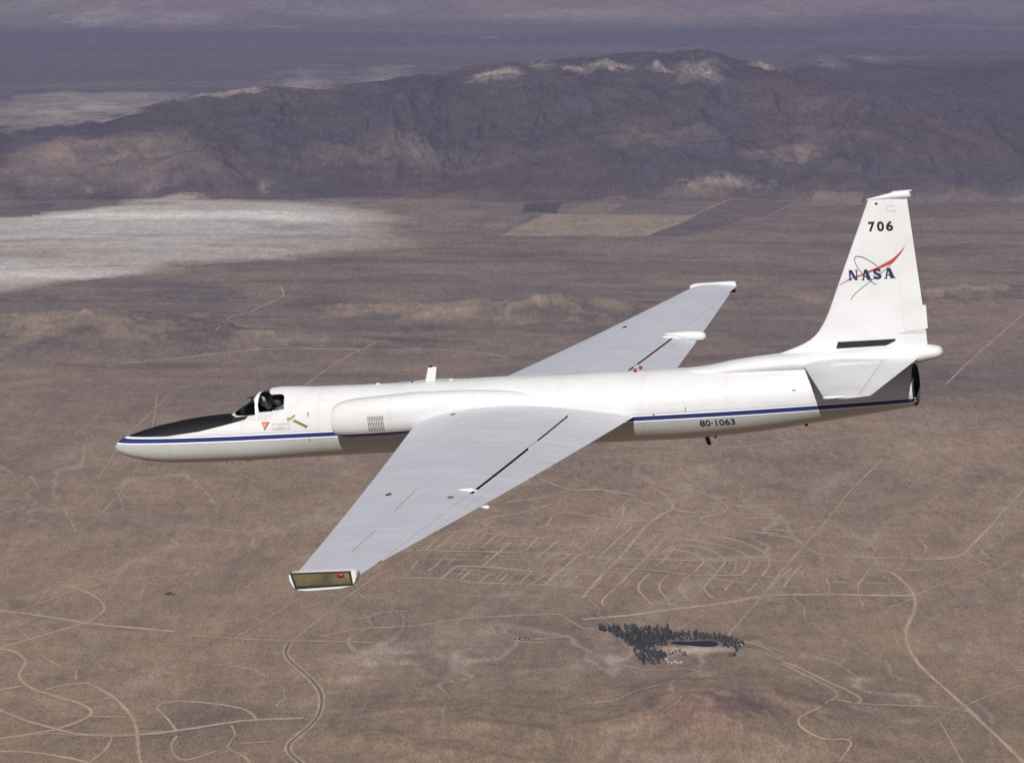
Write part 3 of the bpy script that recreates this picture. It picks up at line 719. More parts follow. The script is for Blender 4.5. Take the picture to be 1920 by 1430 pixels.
M_WALLW = simple("white_stucco", (.55, .53, .50), .8, var=.06)
M_ROOFG = simple("pale_roof", (.42, .40, .38), .7, var=.08); M_ROOFB = simple("brown_roof", (.20, .13, .10), .8)
M_WALLB = simple("brown_boards", (.16, .11, .085), .8)
M_DOOR = simple("dark_door", (.08, .07, .06), .6)
def house(px, py, L, W_, hh, rot, roof, label, group=None, wall=None):
    x, y, h = ground_at(px, py)
    r = bpy.data.objects.new("house", None); COL.objects.link(r)
    r.location = (float(x[0]), float(y[0]), float(h[0]) - ALT + .3); r.rotation_euler = (0, 0, rot)
    a, b = L / 2, W_ / 2
    v = [(-a, -b, 0), (a, -b, 0), (a, b, 0), (-a, b, 0), (-a, -b, hh), (a, -b, hh), (a, b, hh), (-a, b, hh), (-a, 0, hh * 1.5), (a, 0, hh * 1.5)]
    link("walls", mesh_data("walls", v, [(0, 1, 5, 4), (2, 3, 7, 6), (1, 2, 6, 9, 5), (3, 0, 4, 8, 7)], wall or M_WALLW, smooth=False), r)
    o = .5; t = .25; z0 = hh - hh * .5 * o / b + .05; zt = hh * 1.5 + .05
    A = [(-a - o, -b - o, z0), (a + o, -b - o, z0), (a + o, 0, zt), (-a - o, 0, zt), (a + o, b + o, z0), (-a - o, b + o, z0)]
    vv = A + [(p[0], p[1], p[2] + t) for p in A]
    link("roof", mesh_data("roof", vv, [(0, 3, 2, 1), (3, 5, 4, 2), (6, 7, 8, 9), (9, 8, 10, 11), (0, 1, 7, 6), (4, 5, 11, 10), (1, 2, 8, 7), (2, 4, 10, 8), (3, 0, 6, 9), (5, 3, 9, 11)], roof, smooth=False), r)
    link("door", mesh_data("door", [(-.6, -b - .03, .05), (.6, -b - .03, .05), (.6, -b - .03, 2.1), (-.6, -b - .03, 2.1)], [(0, 1, 2, 3)], M_DOOR, smooth=False), r)
    for sx in (-a * .55, a * .55):
        link("window", mesh_data("window", [(sx - .7, -b - .03, 1), (sx + .7, -b - .03, 1), (sx + .7, -b - .03, 2.1), (sx - .7, -b - .03, 2.1)], [(0, 1, 2, 3)], M_DOOR, smooth=False), r)
    return tag(r, label, "house", group)
for px, py, L, W_, rt in ((1244, 1233, 8, 6, .2), (1249.5, 1237, 7, 5, .5), (1253, 1242, 5, 4, 0.), (1259, 1244, 5, 4, .1), (1266, 1241.5, 7, 5, -.2), (1271, 1244, 5, 4, .1), (1277, 1242.5, 6, 5, .3)):
    house(px, py, L, W_, 3.4, rt, M_ROOFG, "small white house at the edge of the grove's southern clump", "white houses by the grove")
house(489, 1197, 12, 9, 4, .3, M_ROOFB, "dark roofed house standing alone on the plain, left of the paved road", None, M_WALLB)
house(517, 1196, 10, 7, 3.5, .1, M_ROOFB, "small dark roofed house nearest the bend of the paved road", None, M_WALLB)
house(952, 1199.5, 14, 8, 3.5, .1, M_ROOFB, "brown roofed house beside the small trees west of the grove", None, M_WALLB)
house(1388, 1209, 10, 7, 3, .2, M_ROOFG, "pale roofed house among the trees at the grove's eastern tip")

# ------------------------------------------------------------------ the aircraft (local axes: x aft, y starboard, z up; metres)
ROT = Matrix(((0.956349, 0.274127, -0.101249), (-0.275890, 0.961183, -0.003570), (0.096341, 0.031348, 0.994855)))
BASE = Vector((9.0, 0.0, -0.65))
craft = bpy.data.objects.new("aircraft", None)
COL.objects.link(craft)
craft.empty_display_size = 2
CR_LOC = Vector((-9.099727, 71.598999, -13.116443)) + ROT @ BASE
craft.matrix_world = Matrix.Translation(CR_LOC) @ ROT.to_4x4()
tag(craft, "white high-altitude research jet with long tapered wings flying over the desert", "airplane")

# paints
def stripe_paint():
    k = NT("fuselage_paint")
    co = k.n("ShaderNodeTexCoord").outputs["Object"]
    s = k.n("ShaderNodeSeparateXYZ", {0: co}).outputs
    x, z = s[0], s[2]
    d = k.math('SUBTRACT', z, k.math('MULTIPLY_ADD', x, .0045, -.065))
    ad = k.math('ABSOLUTE', d)
    nz = k.noise(co, 2.2, 4, .6); nf = k.noise(co, 18, 3, .6)
    tone = k.math('MULTIPLY_ADD', nz, .10, k.math('MULTIPLY_ADD', nf, .04, .91))
    white = k.mix(1.0, c4(.59, .588, .585), k.n("ShaderNodeCombineColor", {0: tone, 1: tone, 2: tone}).outputs[0], 'MULTIPLY')
    # skin joints
    pj = k.math('PINGPONG', k.math('ADD', x, .35), .93)
    joint = k.math('MULTIPLY', k.math('LESS_THAN', pj, .006), .22)
    # lengthwise laps and a few hatch outlines
    lap = k.math('MULTIPLY', k.math('LESS_THAN', k.math('PINGPONG', k.math('ADD', z, .05), .24), .004), .20)
    joint = k.math('MAXIMUM', joint, lap)
    riv = k.math('MULTIPLY', k.math('MULTIPLY', k.math('LESS_THAN', k.math('ABSOLUTE', k.math('SUBTRACT', pj, .03)), .006), k.math('LESS_THAN', k.math('PINGPONG', z, .025), .008)), .35)
    joint = k.math('MAXIMUM', joint, riv)
    st0 = k.n("ShaderNodeTexNoise", {"Vector": k.n("ShaderNodeMapping", {"Vector": co, "Scale": (.35, 1, 2.6)}).outputs[0], "Scale": 3.0, "Detail": 5.0}).outputs[0]
    grime = k.n("ShaderNodeMapRange", {0: st0, 1: .48, 2: .78, 3: 0, 4: .30}).outputs[0]
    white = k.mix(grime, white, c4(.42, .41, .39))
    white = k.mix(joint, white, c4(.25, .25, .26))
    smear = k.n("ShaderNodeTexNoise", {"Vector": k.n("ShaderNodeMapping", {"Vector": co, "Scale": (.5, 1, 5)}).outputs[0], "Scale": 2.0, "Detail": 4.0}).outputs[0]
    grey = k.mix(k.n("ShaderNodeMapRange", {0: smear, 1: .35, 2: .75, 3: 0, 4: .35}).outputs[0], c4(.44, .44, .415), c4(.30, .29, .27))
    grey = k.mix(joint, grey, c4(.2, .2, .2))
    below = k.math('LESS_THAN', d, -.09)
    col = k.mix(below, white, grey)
    thin = k.math('MULTIPLY', k.math('GREATER_THAN', ad, .079), k.math('LESS_THAN', ad, .093))
    col = k.mix(k.math('MULTIPLY', thin, .8), col, c4(.16, .19, .28))
    pale = k.math('MULTIPLY', k.math('GREATER_THAN', ad, .049), k.math('LESS_THAN', ad, .079))
    col = k.mix(pale, col, c4(.80, .81, .85))
    blue = k.math('LESS_THAN', ad, .049)
    col = k.mix(blue, col, c4(.025, .032, .125))
    zb = k.ramp(k.math('DIVIDE', x, 4.0), [(0, .02), (1.47 / 4, .04), (2.29 / 4, .125), (2.92 / 4, .24), (3.46 / 4, .345), (3.74 / 4, .405), (3.76 / 4, 1.0)])
    blk = k.math('MULTIPLY', k.math('GREATER_THAN', z, zb), k.math('GREATER_THAN', d, .08))
    blk = k.math('MULTIPLY', blk, k.math('LESS_THAN', x, 3.75))
    col = k.mix(blk, col, c4(.0065, .006, .008))
    rough = k.math('MULTIPLY_ADD', blk, .25, .38)
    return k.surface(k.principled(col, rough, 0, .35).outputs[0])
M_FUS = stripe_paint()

def skin_paint(name, col, lines=(.0, .0)):
    k = NT(name)
    co = k.n("ShaderNodeTexCoord").outputs["Object"]
    s = k.n("ShaderNodeSeparateXYZ", {0: co}).outputs
    a = k.noise(co, 1.1, 4, .6); b = k.noise(co, 14, 3, .65)
    st = k.n("ShaderNodeTexNoise", {"Vector": k.n("ShaderNodeMapping", {"Vector": co, "Scale": (.45, 3.2, 1)}).outputs[0], "Scale": 1.6, "Detail": 4.0}).outputs[0]
    t = k.math('ADD', k.math('MULTIPLY_ADD', a, .20, .73), k.math('ADD', k.math('MULTIPLY', b, .08), k.math('MULTIPLY', st, .22)))
    c = k.mix(1.0, c4(*col), k.n("ShaderNodeCombineColor", {0: t, 1: t, 2: t}).outputs[0], 'MULTIPLY')
    if lines[0]:
        p1 = k.math('LESS_THAN', k.math('PINGPONG', s[1], lines[0]), .006)
        p2 = k.math('LESS_THAN', k.math('PINGPONG', s[0], lines[1]), .005)
        c = k.mix(k.math('MULTIPLY', k.math('MAXIMUM', p1, p2), .26), c, c4(.12, .12, .13))
    return k.surface(k.principled(c, .42, 0, .35).outputs[0])
M_WING = skin_paint("wing_paint", (.52, .515, .56), (.78, .64))
M_TAIL = skin_paint("tail_paint", (.61, .608, .605))
M_STAB = skin_paint("tailplane_paint", (.545, .54, .555), (1.1, .9))
M_BLACK = simple("black_rubber", (.012, .012, .014), .6)
M_GAP = simple("dark_gap", (.015, .015, .018), .9)
M_DKMET = simple("dark_metal", (.05, .045, .042), .5, .6)
M_HOT = simple("burnt_metal", (.10, .075, .055), .45, .9)
M_BRASS = simple("brass_fitting", (.55, .40, .16), .3, .9)
M_REDL = simple("red_lens", (.30, .016, .012), .25)
M_INKB = simple("black_marking", (.012, .012, .012), .5)
M_INKN = simple("navy_marking", (.015, .018, .075), .5)
M_INKR = simple("red_marking", (.40, .045, .022), .5)
M_INKG = simple("grey_marking", (.10, .10, .10), .5)
M_YEL = simple("yellow_marking", (.42, .30, .045), .5); M_OLV = simple("olive_marking", (.17, .14, .035), .5); M_WARN = simple("warning_red", (.45, .12, .10), .5)
M_WHITE = simple("white_paint", (.61, .607, .603), .4, var=.04)
M_GREYP = simple("grey_panel_line", (.36, .36, .37), .6)

def part(name, me, parent=None):
    """a part lives in the craft's own axes"""
    if parent is None:
        return link(name, me, craft, -BASE)
    return link(name, me, parent)

def loft(rings, close=True, cap0=True, cap1=True):
    n = len(rings[0]); v = [p for r in rings for p in r]; f = []
    for i in range(len(rings) - 1):
        for j in range(n if close else n - 1):
            a = i * n + j; b = i * n + (j + 1) % n
            f.append((a, b, b + n, a + n))
    if cap0: f.append(tuple(range(n - 1, -1, -1)))
    if cap1: f.append(tuple(range((len(rings) - 1) * n, len(rings) * n)))
    return v, f

def pinterp(xs, ys, x):
    """smooth monotone interpolation (Catmull style with limited slopes)"""
    xs = np.asarray(xs, float); ys = np.asarray(ys, float); x = np.atleast_1d(np.asarray(x, float))
    h = np.diff(xs); dl = np.diff(ys) / h
    m = np.zeros(len(xs)); m[0] = dl[0]; m[-1] = dl[-1]
    for i in range(1, len(xs) - 1):
        m[i] = 0 if dl[i - 1] * dl[i] <= 0 else 2 * dl[i - 1] * dl[i] / (dl[i - 1] + dl[i])
    i = np.clip(np.searchsorted(xs, x) - 1, 0, len(h) - 1); t = np.clip((x - xs[i]) / h[i], 0, 1)
    return (2 * t ** 3 - 3 * t ** 2 + 1) * ys[i] + (t ** 3 - 2 * t ** 2 + t) * h[i] * m[i] + (-2 * t ** 3 + 3 * t ** 2) * ys[i + 1] + (t ** 3 - t ** 2) * h[i] * m[i + 1]

# -- fuselage
FX = [0, .03, .10, .22, .41, .70, 1.07, 1.54, 1.8, 2.57, 3.2, 3.9, 4.3, 4.9, 5.5, 6.5, 7.6, 9.4, 11, 12.4, 13.3, 14.2, 15.2, 16.2, 17.2, 18.0, 18.48]
FT = [-.225, -.165, -.105, -.035, .035, .118, .205, .285, .325, .388, .41, .46, .72, .925, .920, .908, .911, .923, .91, .90, .905, .90, .895, .88, .85, .80, .755]
FB = [-.237, -.30, -.365, -.425, -.486, -.555, -.612, -.645, -.65, -.657, -.659, -.655, -.65, -.644, -.642, -.64, -.64, -.64, -.635, -.632, -.637, -.605, -.535, -.425, -.315, -.222, -.165]
FW = [.006, .065, .125, .19, .26, .33, .40, .47, .50, .57, .61, .635, .65, .67, .69, .73, .78, .83, .83, .81, .80, .785, .74, .675, .60, .52, .465]
FM = [-.231, -.23, -.225, -.215, -.20, -.19, -.17, -.15, -.14, -.09, -.05, 0, .03, .06, .08, .10, .13, .14, .14, .14, .14, .14, .17, .21, .25, .28, .295]
FN = [2, 2, 2, 2.05, 2.1, 2.15, 2.2, 2.25, 2.3, 2.4, 2.45, 2.4, 2.3, 2.1, 2.05] + [2.0] * 12
def fsec(x):
    return [pinterp(FX, a, x) for a in (FT, FB, FW, FM, FN)]
def fus_y(x, z):
    """half-width of the body at (x, z)"""
    t, b, w, m, n = [a[0] for a in fsec(x)]
    k_ = (z - m) / (t - m) if z >= m else (m - z) / (m - b)
    return float(w * max(1 - min(abs(k_), 1) ** n, 0) ** (1 / n))
xs = np.unique(np.concatenate([np.array([0, .006, .015, .03, .05, .075]), np.linspace(.1, 3, 60), np.linspace(3, 18.48, 130)]))
T_, B_, W2, Mm, Nn = fsec(xs)
NS = 72
rings = []
for i, x in enumerate(xs):
    r = []
    for j in range(NS):
        a = 2 * math.pi * j / NS
        ca, sa = math.cos(a), math.sin(a)
        yy = W2[i] * math.copysign(abs(ca) ** (2 / Nn[i]), ca)
        zz = Mm[i] + (T_[i] - Mm[i] if sa >= 0 else Mm[i] - B_[i]) * math.copysign(abs(sa) ** (2 / Nn[i]), sa)
        r.append((x, yy, zz))
    rings.append(r)
v, f = loft(rings, cap1=False)                # open at the jet pipe
va = np.array(v)
def keep(face):
    c = va[list(face)].mean(0)
    return not (3.15 < c[0] < 4.42 and abs(c[1]) < .40 and c[2] > .05 and len(face) == 4)
f = [q_ for q_ in f if keep(q_)]
fus = part("fuselage", mesh_data("fuselage", v, f, M_FUS, recalc=True))

# -- intakes on both cheeks
def cheek(sg):
    X = [5.70, 5.71, 5.75, 5.85, 6.0, 6.3, 6.9, 7.6, 8.4, 9.4, 10.5, 11.5]
    top = [.58, .615, .645, .69, .725, .757, .785, .815, .80, .74, .60, .45]
    bot = [.0, -.03, -.05, -.075, -.088, -.095, -.09, -.07, -.05, .0, .08, .15]
    cy = [.80, .80, .80, .80, .80, .80, .79, .76, .70, .60, .5, .45]
    hw = [.31, .335, .35, .37, .38, .385, .385, .37, .33, .29, .24, .2]
    px = np.unique(np.concatenate([np.linspace(5.70, 5.76, 7), np.linspace(5.76, 6.4, 14), np.linspace(6.4, 11.5, 26)]))
    t, b, c, w = [pinterp(X, a, px) for a in (top, bot, cy, hw)]
    rr = []
    # duct: inner rings first
    for xi, sc_ in ((6.5, .62), (6.1, .72), (5.85, .84), (5.74, .92)):
        rr.append([(xi, sg * (c[0] + w[0] * sc_ * math.cos(a)), .29 + (t[0] - b[0]) / 2 * sc_ * math.sin(a)) for a in np.linspace(0, 2 * math.pi, 40, endpoint=False)])
    for i, x in enumerate(px):
        rr.append([(x, sg * (c[i] + w[i] * math.copysign(abs(math.cos(a)) ** .88, math.cos(a))), (t[i] + b[i]) / 2 + (t[i] - b[i]) / 2 * math.copysign(abs(math.sin(a)) ** .88, math.sin(a))) for a in np.linspace(0, 2 * math.pi, 40, endpoint=False)])
    vv, ff = loft(rr, cap0=True, cap1=True)
    me = mesh_data("engine_intake", vv, ff, [M_FUS, M_GAP], recalc=True, angle=60)
    for p in me.polygons:
        if p.index < 4 * 40 - 40 or len(p.vertices) > 4: p.material_index = 1
    return part("engine_intake", me)
ck_port = cheek(-1); ck_star = cheek(1)
def cheek_y(x, z):
    # outer face of the port cheek near the vent
    t, b, c, w = [float(np.interp(x, [6.3, 6.9, 7.6], a)) for a in ([.757, .785, .815], [-.095, -.09, -.07], [.80, .79, .76], [.385, .385, .37])]
    sn = min(abs((z - (t + b) / 2) / ((t - b) / 2)), 1) ** (1 / .88)
    return c + w * math.sqrt(max(1 - sn * sn, 0)) ** .88
# vent louvres on the cheek: three rows of slots
v, f = [], []
for r in range(3):
    for c in range(10):
        x0 = 6.585 + c * .0375; x1 = x0 + .019; z1 = .405 - r * .118; z0 = z1 - .095
        tilt = -.02
        i = len(v)
        for (xx, zz) in ((x0 + tilt * (1 - (z0 + .0) / .4), z0), (x1 + tilt * (1 - z0 / .4), z0), (x1 + tilt * (1 - z1 / .4), z1), (x0 + tilt * (1 - z1 / .4), z1)):
            v.append((xx, -cheek_y(xx, zz) - .012, zz))
        f.append((i, i + 1, i + 2, i + 3))
part("vent_grille", mesh_data("vent_grille", v, f, M_GREYP if False else simple("vent_slot", (.16, .155, .15), .7), smooth=False), ck_port)

# -- canopy shell with its panes
CXs = [2.93, 3.03, 3.156, 3.30, 3.452, 3.56, 3.643, 3.75, 3.894, 3.964, 4.19, 4.6, 5.15]
CT = [.395, .445, .52, .60, .695, .77, .845, .875, .90, .945, .964, .95, .915]
CW = [.20, .30, .38, .43, .465, .485, .495, .51, .525, .535, .55, .575, .60]
CN = [2.0, 2.0, 2.0, 2.0, 2.1, 2.15, 2.2, 2.25, 2.25, 2.25, 2.2, 2.1, 2.0]
CB = .14
P1 = [(3.03, .455), (3.156, .408), (3.40, .415), (3.695, .436), (3.655, .70), (3.52, .80), (3.3, .68)]
P2 = [(3.785, .486), (3.74, .66), (3.74, .95), (3.93, 1.0), (3.955, .95), (4.02, .875), (4.08, .848), (4.32, .851), (4.385, .81), (4.40, .54)]
gx = np.linspace(2.93, 5.15, 200); gt, gw, gn = pinterp(CXs, CT, gx), pinterp(CXs, CW, gx), pinterp(CXs, CN, gx)
ga = np.linspace(0, math.pi, 121)
grid = np.zeros((len(gx), len(ga), 3))
for i, x in enumerate(gx):
    for j, a in enumerate(ga):
        ca, sa = math.cos(a), math.sin(a)
        grid[i, j] = (x, gw[i] * math.copysign(abs(ca) ** (2 / gn[i]), ca), CB + (gt[i] - CB) * abs(sa) ** (2 / gn[i]))
gi = np.arange(len(gx) * len(ga)).reshape(len(gx), len(ga))
gq = np.stack([gi[:-1, :-1], gi[1:, :-1], gi[1:, 1:], gi[:-1, 1:]], -1).reshape(-1, 4)
gv = grid.reshape(-1, 3); gc = gv[gq].mean(1)
in1 = inside(P1, gc[:, 0], gc[:, 2]) & (np.abs(gc[:, 1]) > .025)
in2 = inside(P2, gc[:, 0], gc[:, 2])
def sub(mask, name, mat, parent, thick=0.0):
    used, inv = np.unique(gq[mask], return_inverse=True)
    o = part(name, mesh_data(name, gv[used], inv.reshape(-1, 4), mat, angle=60), parent)
    if thick:
        sm = o.modifiers.new("skin", 'SOLIDIFY'); sm.thickness = thick; sm.offset = -1 if thick > 0 else 1
    return o
if np.cross(gv[gq[6000][1]] - gv[gq[6000][0]], gv[gq[6000][3]] - gv[gq[6000][0]]) @ np.array([0, gc[6000][1], gc[6000][2] - CB]) < 0:
    gq = gq[:, ::-1]
k = NT("canopy_shell")                       # white outside, dark lining inside
M_CANOPY = k.surface(k.principled(k.mix(k.n("ShaderNodeNewGeometry").outputs["Backfacing"], c4(.56, .557, .552), c4(.03, .03, .032)), .4, 0, .35).outputs[0])
canopy = sub(~(in1 | in2), "canopy", M_CANOPY, None)
k = NT("canopy_glass")
lw = k.n("ShaderNodeFresnel", {0: 1.45}).outputs[0]
tr = k.n("ShaderNodeBsdfTransparent", {0: c4(.42, .43, .46)}); gl = k.n("ShaderNodeBsdfGlossy", {0: c4(.9, .9, .9), 1: .03})
M_GLASS = k.surface(k.n("ShaderNodeMixShader", {0: k.math('MULTIPLY', lw, .6), 1: tr.outputs[0], 2: gl.outputs[0]}).outputs[0])
sub(in1, "windscreen", M_GLASS, canopy); sub(in2, "canopy_pane", M_GLASS, canopy)
# the bow that carries the canopy
bow = []
for a in np.linspace(.0, math.pi, 33):
    xb = 3.735 - .045 * math.sin(a)
    w_, t_, n_ = [float(pinterp(CXs, c_, xb)[0]) for c_ in (CW, CT, CN)]
    ca, sa = math.cos(a), math.sin(a)
    p = np.array([xb, w_ * math.copysign(abs(ca) ** (2 / n_), ca), CB + (t_ - CB) * abs(sa) ** (2 / n_)])
    o_ = np.array([0, math.cos(a), math.sin(a)])
    bow.append([p + o_ * .010 + [-.028, 0, 0], p + o_ * .010 + [.028, 0, 0], p - o_ * .02 + [.028, 0, 0], p - o_ * .02 + [-.028, 0, 0]])
v, f = loft(bow)
part("canopy_bow", mesh_data("canopy_bow", v, f, M_WHITE, recalc=True), canopy)

def boxm(name, lo, hi, mat, bev=.01):
    bm = bmesh.new(); bmesh.ops.create_cube(bm, size=1)
    for vv in bm.verts: vv.co = Vector([(lo[i] + hi[i]) / 2 + vv.co[i] * (hi[i] - lo[i]) for i in range(3)])
    if bev: bmesh.ops.bevel(bm, geom=bm.edges[:], offset=bev, segments=2, affect='EDGES')
    me = bpy.data.meshes.new(name); bm.to_mesh(me); bm.free(); me.materials.append(mat)
    return me
# cockpit tub, panel shroud, seat
v = [(3.1, -.43, .40), (4.5, -.43, .46), (4.5, .43, .46), (3.1, .43, .40), (3.1, -.40, -.45), (4.5, -.40, -.45), (4.5, .40, -.45), (3.1, .40, -.45), (4.5, -.28, .78), (4.5, .28, .78)]
part("cockpit_tub", mesh_data("cockpit_tub", v, [(0, 1, 5, 4), (2, 3, 7, 6), (4, 5, 6, 7), (3, 0, 4, 7), (1, 8, 9, 2, 6, 5)], M_GAP, smooth=False), fus)
part("instrument_shroud", boxm("instrument_shroud", (3.25, -.33, .1), (3.62, .33, .56), M_BLACK, .06), fus)
seat = part("ejection_seat", boxm("ejection_seat", (4.28, -.24, -.35), (4.42, .24, .78), M_DKMET, .04), fus)
part("headrest", boxm("headrest", (4.20, -.13, .58), (4.29, .13, .82), M_BLACK, .03), seat)
# grey side strut seen through the pane, and the periscope on the windscreen
part("canopy_brace", mesh_data("canopy_brace", [(3.84, -.36, .83), (3.90, -.36, .82), (4.03, -.38, .55), (3.95, -.38, .53), (3.84, -.34, .83), (3.90, -.34, .82), (4.03, -.36, .55), (3.95, -.36, .53)], [(0, 1, 2, 3), (7, 6, 5, 4), (0, 4, 5, 1), (1, 5, 6, 2), (2, 6, 7, 3), (3, 7, 4, 0)], simple("brace_grey", (.25, .24, .25), .5), smooth=False, recalc=True), canopy)
bm = bmesh.new()
for (a, b, r0) in (((3.44, 0, .735), (3.62, 0, .80), .03), ((3.36, 0, .755), (3.50, 0, .765), .018), ((3.58, 0, .72), (3.62, 0, .86), .02)):
    d = Vector(b) - Vector(a)
    m_ = Matrix.Translation((Vector(a) + Vector(b)) / 2) @ d.to_track_quat('Z', 'Y').to_matrix().to_4x4()
    bmesh.ops.create_cone(bm, cap_ends=True, segments=12, radius1=r0, radius2=r0 * .7, depth=d.length, matrix=m_)
me = bpy.data.meshes.new("periscope"); bm.to_mesh(me); bm.free(); me.materials.append(M_BLACK)
part("periscope", me, canopy)

# -- wings
YT = 15.62
def wing_geo(y):
    t = y / 15.7
    return 7.371 + 2.736 * t, 12.562 - 1.308 * t, .037 + .35 * t - .045 * math.sin(math.pi * t) - .05 * t, .125 - .035 * t
def foil(c, t):
    return 5 * t * (.2969 * math.sqrt(max(c, 0)) - .126 * c - .3516 * c * c + .2843 * c ** 3 - .1036 * c ** 4)
def wpt(sg, y, c, up):
    le, te, z0, t = wing_geo(y); ch = te - le
    zz = foil(c, t) + .004 * (c > .98) * 0
    cam_ = .018 * 4 * c * (1 - c)
    return (le + c * ch, sg * y, z0 + ch * (cam_ + (zz if up else -zz)))
def hinge(y):
    le, te, z0, t = wing_geo(y)
    return (11.20 + .008 * y - le) / (te - le)
def wing_piece(sg, ya, yb, c0f, c1f, ny=12, nc=22):
    rr = []
    for y in np.linspace(ya, yb, ny):
        c0, c1 = c0f(y), c1f(y)
        u = .5 - .5 * np.cos(np.linspace(0, math.pi, nc)) if c0 <= 0 else np.linspace(0, 1, nc)
        if c0 <= 0: u = np.linspace(0, 1, nc) ** 1.8
        cs = c0 + (c1 - c0) * u
        r = [wpt(sg, y, c, True) for c in cs[::-1]] + [wpt(sg, y, c, False) for c in (cs[1:] if c0 <= 0 else cs)]
        rr.append(r)
    return loft(rr)
GAPW = {-1: [(1.45, 4.05, .045), (4.75, 9.0, .062)], 1: [(1.45, 4.3, .05), (4.6, 8.35, .055)]}
wings = {}
for sg in (-1, 1):
    v, f = wing_piece(sg, .25, YT, lambda y: 0.0, hinge, 46, 24)
    me = mesh_data("wing", v, f, [M_WING, M_GAP], recalc=True, angle=30)
    va_ = np.array(v)
    for p in me.polygons:                      # wall behind the hinge line, darkened in colour to stand for the gap's shade
        if abs(p.normal.x) > .8 and p.normal.x > 0 and p.center.x > 10.9: p.material_index = 1
    wings[sg] = part("wing", me)
    v, f = wing_piece(sg, .25, 1.44, lambda y: hinge(y) + .0005, lambda y: 1.0, 4, 12)
    part("wing_root_fairing", mesh_data("wing_root_fairing", v, f, M_WING, recalc=True, angle=30), wings[sg])
    prev = 1.45
    segs = []
    (a0, a1, g0), (b0, b1, g1) = GAPW[sg]
    segs = [(a0, a1, g0, "flap"), (a1 + .015, b0 - .015, .010, "flap_bridge"), (b0, b1, g1, "flap"), (b1 + .015, 15.3, .005, "aileron")]
    for ya, yb, g, nm in segs:
        def c0f(y, g=g):
            le, te, _, _ = wing_geo(y); return hinge(y) + g / (te - le)
        v, f = wing_piece(sg, ya, yb, c0f, lambda y: 1.0, 10, 12)
        part(nm, mesh_data(nm, v, f, M_WING, recalc=True, angle=30), wings[sg])
    v, f = wing_piece(sg, 15.3, YT, lambda y: hinge(y) + .0005, lambda y: 1.0, 2, 12)
    part("wing_tip_edge", mesh_data("wing_tip_edge", v, f, M_WING, recalc=True, angle=30), wings[sg])
    # tip skid plate
    le, te, z0, t = wing_geo(15.7)
    prof = [(10.02, z0 + .045), (10.08, z0 + .085), (10.25, z0 + .10), (11.0, z0 + .105), (11.20, z0 + .10), (11.275, z0 + .07), (11.285, z0 + .0), (11.25, z0 - .10), (11.18, z0 - .17), (10.95, z0 - .215), (10.35, z0 - .24), (10.18, z0 - .225), (10.08, z0 - .16), (10.03, z0 - .05)]
    rr = []
    for yy, sc_ in ((YT - .03, .985), (YT, 1.0), (YT + .10, 1.0), (YT + .135, .975)):
        cx_, cz_ = 10.66, z0 - .07
        rr.append([(cx_ + (a - cx_) * sc_, sg * yy, cz_ + (b - cz_) * sc_) for a, b in prof])
    v, f = loft(rr)
    plate = part("wing_tip_plate", mesh_data("wing_tip_plate", v, f, M_WHITE, recalc=True, angle=30), wings[sg])
    # instrument panel on the outer face
    k = NT("tip_panel_metal")
    co = k.n("ShaderNodeTexCoord").outputs["Object"]
    nz = k.noise(co, 6, 3, .6); n2_ = k.noise(co, 2.2, 2, .5)
    pc = k.mix(k.ramp(n2_, [(.4, 0.0), (.6, 1.0)]), c4(.095, .075, .052), c4(.165, .138, .072))
    pc = k.mix(k.ramp(nz, [(.55, 0.0), (.75, .6)]), pc, c4(.30, .28, .22))
    mp = k.surface(k.principled(pc, .45, .35, .4).outputs[0])
    yo = sg * (YT + .14)
    pv = [(10.06, yo, z0 + .092), (11.18, yo, z0 + .095), (11.20, yo, z0 - .165), (10.13, yo, z0 - .20)]
    ins = [(10.10, yo, z0 + .062), (11.14, yo, z0 + .066), (11.165, yo, z0 - .13), (10.165, yo, z0 - .15)]
    part("panel_frame", mesh_data("panel_frame", pv + ins, [(0, 1, 5, 4), (1, 2, 6, 5), (2, 3, 7, 6), (3, 0, 4, 7)], M_DKMET, smooth=False, recalc=False), plate)
    part("sensor_panel", mesh_data("sensor_panel", [(a, b - sg * .002, c) for a, b, c in ins], [(0, 1, 2, 3)], mp, smooth=False), plate)
    bm = bmesh.new(); bmesh.ops.create_uvsphere(bm, u_segments=20, v_segments=12, radius=1, matrix=Matrix.Translation((10.985, yo, z0 + .02)) @ Matrix.Diagonal((.068, .035, .038, 1)))
    for p in bm.faces: p.smooth = True
    me = bpy.data.meshes.new("navigation_light"); bm.to_mesh(me); bm.free(); me.materials.append(M_REDL if sg < 0 else simple("green_lens", (.02, .3, .08), .2))
    part("navigation_light", me, plate)

def on_wing(sg, y, x, up=.006):
    le, te, _, _ = wing_geo(y); p = wpt(sg, y, (x - le) / (te - le), True)
    return (p[0], p[1], p[2] + up)
def wing_oval(name, sg, y, x, rx, ry, mat):
    pts = [on_wing(sg, y + ry * math.sin(a), x + rx * math.cos(a)) for a in np.linspace(0, 2 * math.pi, 20, endpoint=False)]
    part(name, mesh_data(name, pts, [tuple(range(20)) if sg < 0 else tuple(range(19, -1, -1))], mat, smooth=False, recalc=True), wings[sg])
def wing_line(name, sg, a, b, w, mat):
    v, f = [], []
    for i, t in enumerate(np.linspace(0, 1, 12)):
        y = a[1] * (1 - t) + b[1] * t; x = a[0] * (1 - t) + b[0] * t
        v += [on_wing(sg, y, x - w / 2), on_wing(sg, y, x + w / 2)]
        if i: f.append((2 * i - 2, 2 * i - 1, 2 * i + 1, 2 * i))
    part(name, mesh_data(name, v, f, mat, smooth=False), wings[sg])
